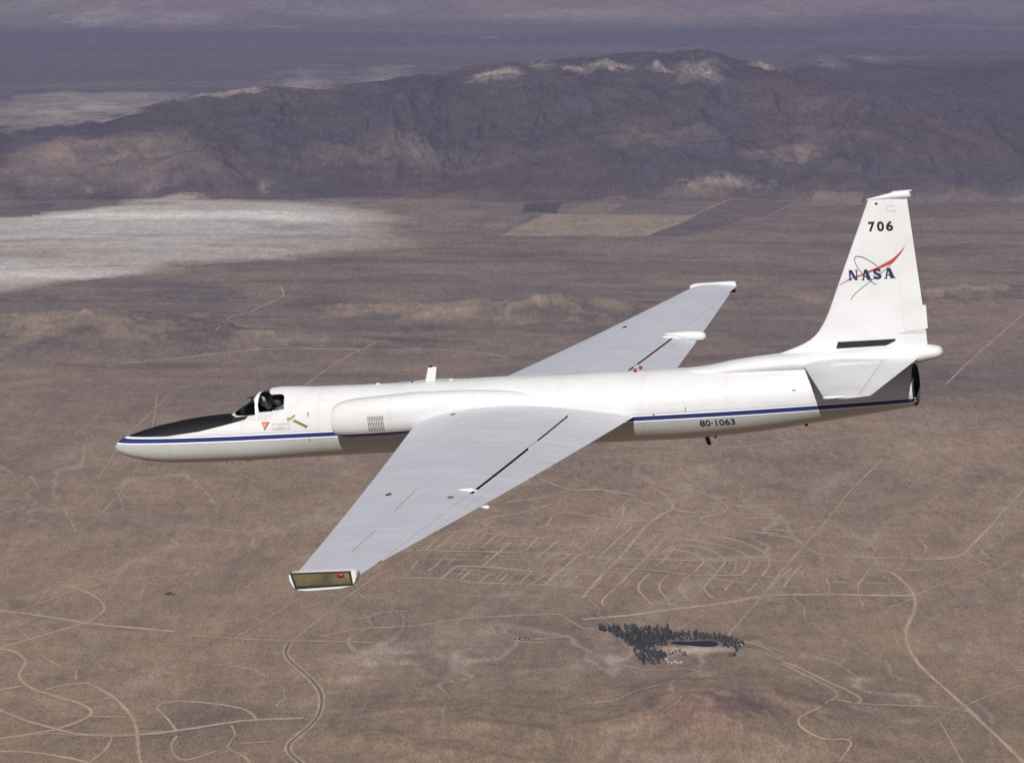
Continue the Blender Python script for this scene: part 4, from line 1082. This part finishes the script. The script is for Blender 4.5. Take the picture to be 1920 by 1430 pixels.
wing_oval("filler_cap", -1, 9.25, 9.72, .06, .10, M_DKMET); wing_oval("filler_cap", -1, 9.45, 11.03, .06, .09, simple("rust_cap", (.16, .12, .10), .6)); wing_oval("filler_cap", 1, 9.5, 9.75, .06, .12, M_DKMET)
wing_oval("filler_cap", -1, 1.35, 8.60, .06, .08, M_DKMET)
wing_line("panel_seam", -1, (10.15, 8.8), (10.35, 10.9), .012, M_GREYP); wing_line("panel_seam", -1, (10.50, 12.4), (10.63, 14.1), .012, M_GREYP)
def blade(name, pts, th, mat, parent, y0=0.0):
    v = [(p[0], y0 - th / 2, p[1]) for p in pts] + [(p[0], y0 + th / 2, p[1]) for p in pts]; n = len(pts)
    f = [tuple(range(n)), tuple(range(2 * n - 1, n - 1, -1))] + [(i, n + i, n + (i + 1) % n, (i + 1) % n) for i in range(n)]
    return part(name, mesh_data(name, v, f, mat, smooth=False, recalc=True), parent)
zc = on_wing(-1, 8.75, 11.2)[2]
blade("wing_fence", [(10.85, zc - .01), (11.0, zc + .03), (11.25, zc + .045), (11.40, zc - .02)], .035, M_WHITE, wings[-1], -8.78)
def teardrop(name, p0, p1, r, mat, parent, fat=.65, ry=1.0):
    d = np.array(p1) - np.array(p0); L = np.linalg.norm(d); d = d / L
    up = np.array([0, 0, 1.0]); s = np.cross(d, up); s /= np.linalg.norm(s); up = np.cross(s, d)
    rr = []
    for t in np.concatenate([np.linspace(0, .9, 16), [.94, .97, .99, 1.0]]):
        q_ = math.sqrt(max(1 - ((t - fat) / (1 - fat)) ** 2, 0)) if t > fat else math.sin(t / fat * math.pi / 2) ** .8
        q_ = max(q_, .02) * r
        rr.append([tuple(np.array(p0) + d * L * t + s * q_ * ry * math.cos(a) + up * q_ * math.sin(a)) for a in np.linspace(0, 2 * math.pi, 20, endpoint=False)])
    v, f = loft(rr)
    return part(name, mesh_data(name, v, f, mat, recalc=True), parent)
z1 = on_wing(1, 8.3, 11.3)[2]
teardrop("flap_fairing", (11.02, 8.32, z1 + .06), (12.13, 8.08, z1 - .02), .125, M_WHITE, wings[1], .86)
blade("wing_fence", [(10.88, z1 - .0), (11.1, z1 + .05), (11.35, z1 + .05), (11.5, z1 - .04)], .04, M_WHITE, wings[1], 8.12)
teardrop("fuel_vent", (11.80, -10.05, .215), (11.99, -10.10, .205), .042, M_WHITE, wings[-1], .75)
teardrop("tip_vent", (11.17, 15.3, .24), (11.33, 15.3, .225), .04, M_DKMET, wings[1], .7)

# -- tail: fairing, fin, rudder, tailplane
TX = [13.5, 14.0, 14.6, 15.4, 16.0, 17.0, 18.0, 18.5, 18.8, 19.0, 19.08, 19.12, 19.135]
TT = [.895, .93, 1.02, 1.095, 1.13, 1.15, 1.16, 1.155, 1.14, 1.105, 1.07, 1.02, .975]
TB = [.70, .70, .70, .70, .70, .70, .70, .735, .79, .83, .865, .91, .965]
TW = [.30, .34, .38, .40, .41, .41, .37, .30, .25, .19, .14, .075, .006]
tx = np.concatenate([np.linspace(13.5, 18.8, 50), np.linspace(18.82, 19.135, 22)])
a1, a2, a3 = pinterp(TX, TT, tx), pinterp(TX, TB, tx), pinterp(TX, TW, tx)
v, f = loft([[(x, a3[i] * math.cos(a), (a1[i] + a2[i]) / 2 + (a1[i] - a2[i]) / 2 * math.sin(a)) for a in np.linspace(0, 2 * math.pi, 40, endpoint=False)] for i, x in enumerate(tx)])
tailf = part("tail_fairing", mesh_data("tail_fairing", v, f, M_TAIL, recalc=True))
FZ = [.95, 1.135, 1.216, 1.34, 1.49, 1.69, 1.90, 2.4, 4.28]
FL = [14.9, 15.70, 15.95, 16.26, 16.46, 16.615, 16.737, 16.96, 17.80]
def fin_le(z): return float(pinterp(FZ, FL, z)[0])
def fin_te(z): return float(np.interp(z, [.95, 1.95, 4.28], [18.82, 18.775, 18.625]))
def fin_t(z): return float(np.interp(z, [.95, 1.3, 1.9, 4.28], [.30, .25, .225, .125]))
def fin_half(x, z):
    le, te = fin_le(z), fin_te(z); c = min(max((x - le) / (te - le), 0), 1)
    return foil(c, 1.0) * fin_t(z)
def fin_piece(z0, z1, c0f, c1f, nz=24, nc=20):
    rr = []
    for z in np.linspace(z0, z1, nz):
        le, te = fin_le(z), fin_te(z); c0, c1 = c0f(z), c1f(z)
        u = np.linspace(0, 1, nc) ** (1.8 if c0 <= 0 else 1)
        cs = c0 + (c1 - c0) * u
        hh = [foil(c, 1.0) * fin_t(z) for c in cs]
        r = [(le + c * (te - le), -h, z) for c, h in zip(cs[::-1], hh[::-1])] + [(le + c * (te - le), h, z) for c, h in (list(zip(cs, hh))[1:] if c0 <= 0 else zip(cs, hh))]
        rr.append(r)
    return loft(rr)
def rud(z): return (18.36 - .02 * (z - 1.4) - fin_le(z)) / (fin_te(z) - fin_le(z))
v, f = fin_piece(.95, 4.28, lambda z: 0., rud, 40)
fin = part("fin", mesh_data("fin", v, f, M_TAIL, recalc=True, angle=35))
v, f = fin_piece(1.45, 4.27, lambda z: rud(z) + .0008, lambda z: 1.0, 24, 8)
rudder = part("rudder", mesh_data("rudder", v, f, M_TAIL, recalc=True, angle=35))
v, f = fin_piece(.95, 1.44, lambda z: rud(z) + .0005, lambda z: 1.0, 6, 8)
part("fin_root", mesh_data("fin_root", v, f, M_TAIL, recalc=True, angle=35), fin)
part("trim_tab", boxm("trim_tab", (18.70, -.012, 1.48), (18.845, .012, 1.98), M_TAIL, .004), rudder)
# fin cap with its two prongs
cx = [17.78, 17.95, 18.2, 18.45, 18.66, 18.70, 18.715]; cb = [4.275, 4.27, 4.265, 4.262, 4.268, 4.285, 4.31]; ct = [4.30, 4.335, 4.385, 4.425, 4.43, 4.38, 4.33]; cwd = [.02, .05, .075, .08, .055, .03, .005]
ux = np.linspace(17.78, 18.715, 36); q1, q2, q3 = pinterp(cx, cb, ux), pinterp(cx, ct, ux), pinterp(cx, cwd, ux)
v, f = loft([[(x, q3[i] * math.cos(a), (q1[i] + q2[i]) / 2 + (q2[i] - q1[i]) / 2 * math.sin(a)) for a in np.linspace(0, 2 * math.pi, 20, endpoint=False)] for i, x in enumerate(ux)])
cap = part("fin_cap", mesh_data("fin_cap", v, f, M_WHITE, recalc=True), fin)
blade("cap_probe", [(18.30, 4.41), (18.35, 4.428), (18.735, 4.435), (18.735, 4.412), (18.6, 4.405)], .05, M_WHITE, cap)

def on_fin(x, z, off=.005): return (x, -fin_half(x, z) - off, z)
def fin_poly(name, pts, mat, off=.006):
    """flat paint on the port side of the fin"""
    n = len(pts); v = [on_fin(x, z, off) for x, z in pts]
    me = mesh_data(name, v, [tuple(range(n))], mat, smooth=False)
    bm = bmesh.new(); bm.from_mesh(me); bmesh.ops.triangulate(bm, faces=bm.faces); bm.to_mesh(me); bm.free()
    return part(name, me, fin)
def fin_strip(name, top, bot, mat, off=.005):
    v = [on_fin(x, z, off) for x, z in top] + [on_fin(x, z, off) for x, z in bot]; n = len(top)
    return part(name, mesh_data(name, v, [(n + i, n + i + 1, i + 1, i) for i in range(n - 1)], mat, smooth=False), fin)
def fin_ribbon(name, pts, w, mat, off):
    p = spline_xz(pts); d = np.gradient(p, axis=0); d /= np.linalg.norm(d, axis=1)[:, None]; nn = np.stack([-d[:, 1], d[:, 0]], -1)
    return fin_strip(name, p + nn * w / 2, p - nn * w / 2, mat, off)
def spline_xz(p):
    return spline(np.asarray(p) * 100) / 100
sw_t = [(17.051, 2.52), (17.21, 2.61), (17.34, 2.669), (17.531, 2.723), (17.723, 2.797), (17.937, 2.877), (18.119, 2.959), (18.227, 3.014), (18.336, 3.095), (18.425, 3.177), (18.509, 3.265)]
sw_b = [(17.051, 2.51), (17.208, 2.589), (17.337, 2.644), (17.528, 2.689), (17.72, 2.75), (17.932, 2.82), (18.113, 2.882), (18.219, 2.922), (18.331, 3.028), (18.432, 3.141), (18.509, 3.26)]
def resamp(p, n=40):
    p = np.asarray(p); s = np.linspace(0, 1, len(p)); t = np.linspace(0, 1, n)
    return np.stack([pinterp(s, p[:, 0], t), pinterp(s, p[:, 1], t)], -1)
o = fin_strip("emblem_swoosh", resamp(sw_t), resamp(sw_b), M_INKR, .006); o["label"] = "red swoosh of the tail emblem"
fin_ribbon("emblem_orbit", [(17.896, 2.879), (17.809, 2.957), (17.712, 3.025), (17.623, 3.077), (17.563, 3.1), (17.481, 3.115), (17.437, 3.089), (17.425, 3.033), (17.446, 2.948), (17.499, 2.841), (17.574, 2.744), (17.659, 2.645), (17.735, 2.568), (17.843, 2.489)], .016, M_INKG, .009)
fin_ribbon("emblem_trail", [(17.28, 2.205), (17.349, 2.289), (17.439, 2.372), (17.56, 2.454), (17.703, 2.554), (17.835, 2.645), (17.977, 2.735), (18.109, 2.835), (18.198, 2.913)], .012, M_INKG, .0075)
def letter(polys, x0, z0, w, h, slant=0.0):
    v, f = [], []
    for pl in polys:
        i = len(v); v += [on_fin(x0 + a * w + slant * b, z0 + b * h, .012) for a, b in pl]; f.append(tuple(range(i, i + len(pl))))
    me = mesh_data("letter", v, f, M_INKN, smooth=False)
    return part("letter", me, fin)
LN = [[(.0, 0), (.30, 0), (.30, .07), (.22, .10), (.22, 1), (.05, 1), (.05, .10), (.0, .07)], [(.05, 1), (.40, 1), (.92, .0), (.66, .0), (.22, .7)], [(.80, .0), (.92, .0), (.92, 1), (.80, 1)], [(.70, .92), (1.0, .92), (1.0, 1), (.70, 1)]]
LA = [[(.33, 1), (.66, 1), (1.0, 0), (.60, 0), (.42, .72)], [(.33, 1), (.44, .80), (.20, 0), (.08, 0)], [(.0, 0), (.30, 0), (.30, .08), (.0, .08)], [(.56, 0), (1.06, 0), (1.06, .08), (.56, .08)], [(.20, .28), (.70, .28), (.70, .38), (.22, .38)]]
letter(LN, 17.27, 2.613, .205, .215); letter(LA, 17.545, 2.603, .205, .222); letter(LA, 18.025, 2.603, .22, .220)
def text_on(body, fn, x0, z0, w, h, mat, name, parent, bold=.0, skew=0.0):
    cu = bpy.data.curves.new(name, 'FONT'); cu.body = body; cu.size = 1; cu.offset = bold; cu.resolution_u = 6
    ob = bpy.data.objects.new("tmp", cu); COL.objects.link(ob)
    dg = bpy.context.evaluated_depsgraph_get()
    me = bpy.data.meshes.new_from_object(ob.evaluated_get(dg))
    bpy.data.objects.remove(ob); bpy.data.curves.remove(cu)
    co = np.array([v.co[:] for v in me.vertices]); lo = co.min(0); hi = co.max(0)
    for vtx, c in zip(me.vertices, co):
        a = (c[0] - lo[0]) / (hi[0] - lo[0]); b = (c[1] - lo[1]) / (hi[1] - lo[1])
        vtx.co = fn(x0 + a * w, z0 + b * h + skew * a)
    me.materials.clear(); me.materials.append(mat); me.name = name; me.update()
    return part(name, me, parent)
text_on("S", lambda x, z: on_fin(x, z, .012), 17.80, 2.603, .17, .225, M_INKN, "letter", fin, .035)
for i, (ch, xx, w_) in enumerate((("7", 17.775, .145), ("0", 17.958, .15), ("6", 18.145, .15))):
    text_on(ch, lambda x, z: on_fin(x, z, .007), xx, 3.615 - i * .005, w_, .212, M_INKB, "numeral", fin, .038)
xs_ = np.linspace(0, 1, 30)
fin_strip("fin_dark_bar", [(16.931 + 1.222 * t, 1.316 - .009 * t) for t in xs_], [(16.885 + 1.265 * t, 1.18 + .09 * max(0, (t - .84) / .16)) for t in xs_], M_GAP, .012)  # flat dark bar laid on the port side of the fin base
fin_poly("fin_sensor", [(17.98 + .035 * math.cos(a), 4.20 + .022 * math.sin(a)) for a in np.linspace(0, 6.28, 14, endpoint=False)], M_DKMET, .01)
fin_ribbon("panel_seam", [(18.20, 4.12), (18.20, 4.03), (18.36, 4.02), (18.362, 3.96)], .008, M_GREYP, .006)
fin_ribbon("panel_seam", [(18.2, 4.13), (18.36, 4.125)], .007, M_GREYP, .006)
fin_ribbon("panel_seam", [(18.22, 1.42), (18.5, 1.405), (18.79, 1.40)], .012, M_GREYP, .006)

def stab_geo(y):
    t = (y - .3) / 3.4
    return 16.17 + (17.24 - 16.17) * t, 18.615 + (18.19 - 18.615) * t, .890 - .10 * t, .09 - .01 * t
for sg in (-1, 1):
    rr = []
    for y in np.linspace(.1, 3.7, 20):
        le, te, z0, t = stab_geo(y); ch = te - le
        cs = np.linspace(0, 1, 20) ** 1.8
        rr.append([(le + c * ch, sg * y, z0 + ch * foil(c, t)) for c in cs[::-1]] + [(le + c * ch, sg * y, z0 - ch * foil(c, t)) for c in cs[1:]])
    v, f = loft(rr)
    st_ = part("tailplane", mesh_data("tailplane", v, f, M_STAB, recalc=True, angle=30))
    def on_stab(y, x, up=.006):
        le, te, z0, t = stab_geo(y); c = (x - le) / (te - le)
        return (x, sg * y, z0 + (te - le) * foil(c, t) + up)
    v, f = [], []
    for i, t in enumerate(np.linspace(0, 1, 10)):
        y = .5 + 3.1 * t; x = 17.93 + .02 * t
        v += [on_stab(y, x - .006), on_stab(y, x + .006)]
        if i: f.append((2 * i - 2, 2 * i - 1, 2 * i + 1, 2 * i))
    part("elevator_seam", mesh_data("elevator_seam", v, f, M_GREYP, smooth=False), st_)
    le, te, z0, t = stab_geo(3.7)
    teardrop("balance_horn", (te - .48, sg * 3.71, z0 + .0), (le - .02, sg * 3.71, z0), .03, M_WHITE, st_, .8)
# root fairing bulge on the tailplane
    teardrop("tailplane_fairing", (17.95, sg * .75, .93), (16.75, sg * .75, .93), .085, M_STAB, st_, .8, 3.2)

# -- exhaust
rr = []
for x, r in ((18.40, .448), (18.478, .44), (18.515, .425), (18.515, .40), (18.35, .385), (17.9, .37)):
    rr.append([(x + .10 * math.sin(a) * 0, r * math.cos(a), .295 + r * 1.02 * math.sin(a)) for a in np.linspace(0, 2 * math.pi, 48, endpoint=False)])
v, f = loft(rr, cap0=False, cap1=True)
noz = part("exhaust_nozzle", mesh_data("exhaust_nozzle", v, f, simple("sooty_metal", (.022, .02, .02), .7), recalc=False, angle=30))
for zz in (.06, .0):
    bm = bmesh.new(); bmesh.ops.create_uvsphere(bm, u_segments=12, v_segments=8, radius=.028, matrix=Matrix.Translation((18.515, -.36, zz)))
    me = bpy.data.meshes.new("tail_fitting"); bm.to_mesh(me); bm.free(); me.materials.append(M_BRASS); part("tail_fitting", me, noz)

# -- small fittings
blade("antenna_blade", [(7.60, .88), (7.83, .88), (7.905, 1.225), (7.71, 1.232)], .03, M_WHITE, fus)
blade("antenna_tip", [(7.71, 1.225), (7.80, 1.225), (7.80, 1.262), (7.745, 1.268)], .04, M_BLACK, fus)
for zz, xx in ((.93, 12.43), (.955, 12.52)):
    yy = -.10 if zz < .94 else .06
    bm = bmesh.new(); bmesh.ops.create_uvsphere(bm, u_segments=16, v_segments=10, radius=.042, matrix=Matrix.Translation((xx, yy, zz)))
    for p in bm.faces: p.smooth = True
    me = bpy.data.meshes.new("beacon_light"); bm.to_mesh(me); bm.free(); me.materials.append(M_REDL); part("beacon_light", me, fus)
blade("belly_antenna", [(13.80, -.60), (13.91, -.60), (13.945, -.81), (13.865, -.81)], .03, M_DKMET, fus)
blade("belly_antenna", [(2.66, -.64), (2.69, -.64), (2.695, -.72), (2.665, -.72)], .03, M_WHITE, fus)
blade("drain_mast", [(3.16, -.64), (3.26, -.64), (3.25, -.69), (3.17, -.69)], .06, M_BLACK, fus)
blade("drain_mast", [(14.02, -.59), (14.12, -.59), (14.07, -.66), (14.03, -.66)], .05, M_DKMET, fus)
blade("drain_mast", [(16.03, -.42), (16.11, -.42), (16.10, -.49), (16.04, -.49)], .05, M_BLACK, fus)
blade("antenna_bump", [(8.16, .89), (8.26, .89), (8.24, .945), (8.18, .945)], .05, M_WHITE, fus)
blade("antenna_bump", [(7.27, .89), (7.33, .89), (7.32, .93), (7.28, .93)], .04, M_DKMET, fus)
blade("antenna_bump", [(6.44, .89), (6.56, .89), (6.53, .935), (6.47, .935)], .05, M_WHITE, fus)

# -- markings on the body
def on_fus(x, z, off=.006): return (x, -fus_y(x, z) - off, z)
def fus_poly(name, pts, mat, off=.006, parent=None):
    me = mesh_data(name, [on_fus(x, z, off) for x, z in pts], [tuple(range(len(pts)))], mat, smooth=False)
    return part(name, me, parent or fus)
text_on("80·1063", lambda x, z: on_fus(x, z, .008), 13.905, -.262, .765, .142, M_INKB, "serial_number", fus, .016, .004)
o = fus_poly("warning_triangle", [(3.836, .285), (3.934, .102), (4.066, .289)][::1], M_WARN, .016)
fus_poly("warning_emblem", [(3.885, .262), (3.938, .165), (4.01, .265)], simple("warning_inner", (.55, .25, .20), .5), .022)
def frame(x0, x1, z0, z1, w):
    for a, b, c, d in ((x0, x1, z0, z0 + w), (x0, x1, z1 - w, z1), (x0, x0 + w, z0 + w, z1 - w), (x1 - w, x1, z0 + w, z1 - w)):
        fus_poly("placard_border", [(a, c), (b, c), (b, d), (a, d)], M_GREYP, .008)
frame(4.115, 4.54, .112, .245, .012)
for z0, a, b in ((.205, 4.20, 4.47), (.18, 4.26, 4.40), (.155, 4.17, 4.48), (.135, 4.17, 4.40)):
    fus_poly("placard_line", [(a, z0), (b, z0), (b, z0 + .008), (a, z0 + .008)], simple("placard_text", (.62, .5, .48), .5), .008)
fus_poly("rescue_arrow_disc", [(4.525 + .045 * math.cos(a), .335 + .045 * math.sin(a)) for a in np.linspace(0, 6.28, 12, endpoint=False)], M_YEL, .008)
fus_poly("rescue_handle", [(4.545, .345), (4.68, .425), (4.695, .405), (4.56, .325)][::-1], M_INKG, .010)
fus_poly("rescue_arrow", [(4.60, .315), (4.655, .255), (4.66, .27), (4.945, .12), (4.975, .175), (4.69, .315), (4.695, .33)], M_OLV, .008)
fus_poly("rescue_arrow_tip", [(4.60, .318), (4.655, .258), (4.69, .322)], M_YEL, .0105)
for x, z, rx, rz in ((12.93, .045, .012, .03), (13.64, .15, .006, .05), (4.98, -.05, .010, .04), (5.0, .42, .010, .05), (16.0, .42, .04, .01), (4.98, -.16, .02, .01)):
    fus_poly("access_latch", [(x - rx, z - rz), (x + rx, z - rz), (x + rx, z + rz), (x - rx, z + rz)], M_DKMET, .007)

# -- the pilot
def person():
    me = bpy.data.meshes.new("person")
    P = [(4.10, 0, -.12), (4.14, 0, .12), (4.15, 0, .32), (4.13, 0, .47), (4.10, 0, .56), (4.09, 0, .64),
         (4.13, -.20, .42), (4.00, -.27, .20), (3.76, -.20, .16), (3.66, -.16, .18), (4.13, .20, .42), (4.00, .27, .20), (3.76, .20, .16), (3.66, .16, .18),
         (4.02, -.12, -.16), (3.60, -.15, -.05), (3.50, -.15, -.36), (4.02, .12, -.16), (3.60, .15, -.05), (3.50, .15, -.36)]
    Ed = [(0, 1), (1, 2), (2, 3), (3, 4), (4, 5), (3, 6), (6, 7), (7, 8), (8, 9), (3, 10), (10, 11), (11, 12), (12, 13), (0, 14), (14, 15), (15, 16), (0, 17), (17, 18), (18, 19)]
    Rd = [.15, .15, .17, .15, .075, .09, .085, .062, .05, .045, .085, .062, .05, .045, .09, .075, .06, .09, .075, .06]
    me.from_pydata(P, Ed, [])
    o = bpy.data.objects.new("person", me); COL.objects.link(o)
    o.modifiers.new("skin", 'SKIN')
    for i, sv in enumerate(me.skin_vertices[0].data): sv.radius = (Rd[i], Rd[i]); sv.use_root = (i == 0)
    s = o.modifiers.new("sub", 'SUBSURF'); s.levels = 2; s.render_levels = 2
    me.materials.append(simple("pressure_suit", (.34, .27, .10), .8))
    o.matrix_world = Matrix.Translation(CR_LOC) @ ROT.to_4x4() @ Matrix.Translation(-BASE)
    bm = bmesh.new(); bmesh.ops.create_uvsphere(bm, u_segments=24, v_segments=16, radius=1, matrix=Matrix.Translation((4.09, 0, .70)) @ Matrix.Diagonal((.125, .112, .135, 1)))
    for p in bm.faces:
        p.smooth = True
        c = p.calc_center_median()
        if c.x < 4.03 and .62 < c.z < .79: p.material_index = 1
    hm = bpy.data.meshes.new("helmet"); bm.to_mesh(hm); bm.free(); hm.materials.append(simple("helmet_white", (.55, .54, .52), .35)); hm.materials.append(simple("visor", (.02, .02, .025), .1))
    link("helmet", hm, o)
    part_ = bpy.data.meshes.new("collar"); bm = bmesh.new()
    bmesh.ops.create_cone(bm, cap_ends=True, segments=20, radius1=.14, radius2=.12, depth=.06, matrix=Matrix.Translation((4.11, 0, .55)))
    bm.to_mesh(part_); bm.free(); part_.materials.append(M_DKMET); link("collar", part_, o)
    tag(o, "pilot in a yellow pressure suit seated under the canopy", "person")
person()

# ------------------------------------------------------------------ the desert air
k = NT("haze_air")
pv_ = k.n("ShaderNodeVolumePrincipled", {"Color": c4(.37, .43, .78), "Density": 1.35e-5, "Anisotropy": 0.0})
k.t.links.new(pv_.outputs[0], k.out.inputs[1])
S_ = 99000.0; zb_, zt_ = -ALT - 60.0, 60.0
bm = bmesh.new(); bmesh.ops.create_cube(bm, size=1, matrix=Matrix.Translation((0, 0, (zb_ + zt_) / 2)) @ Matrix.Diagonal((2 * S_, 2 * S_, zt_ - zb_, 1)))
me = bpy.data.meshes.new("haze"); bm.to_mesh(me); bm.free(); me.materials.append(k.mat)
tag(link("haze", me), "thin blue desert haze filling the air over the plain", "haze", kind="stuff")
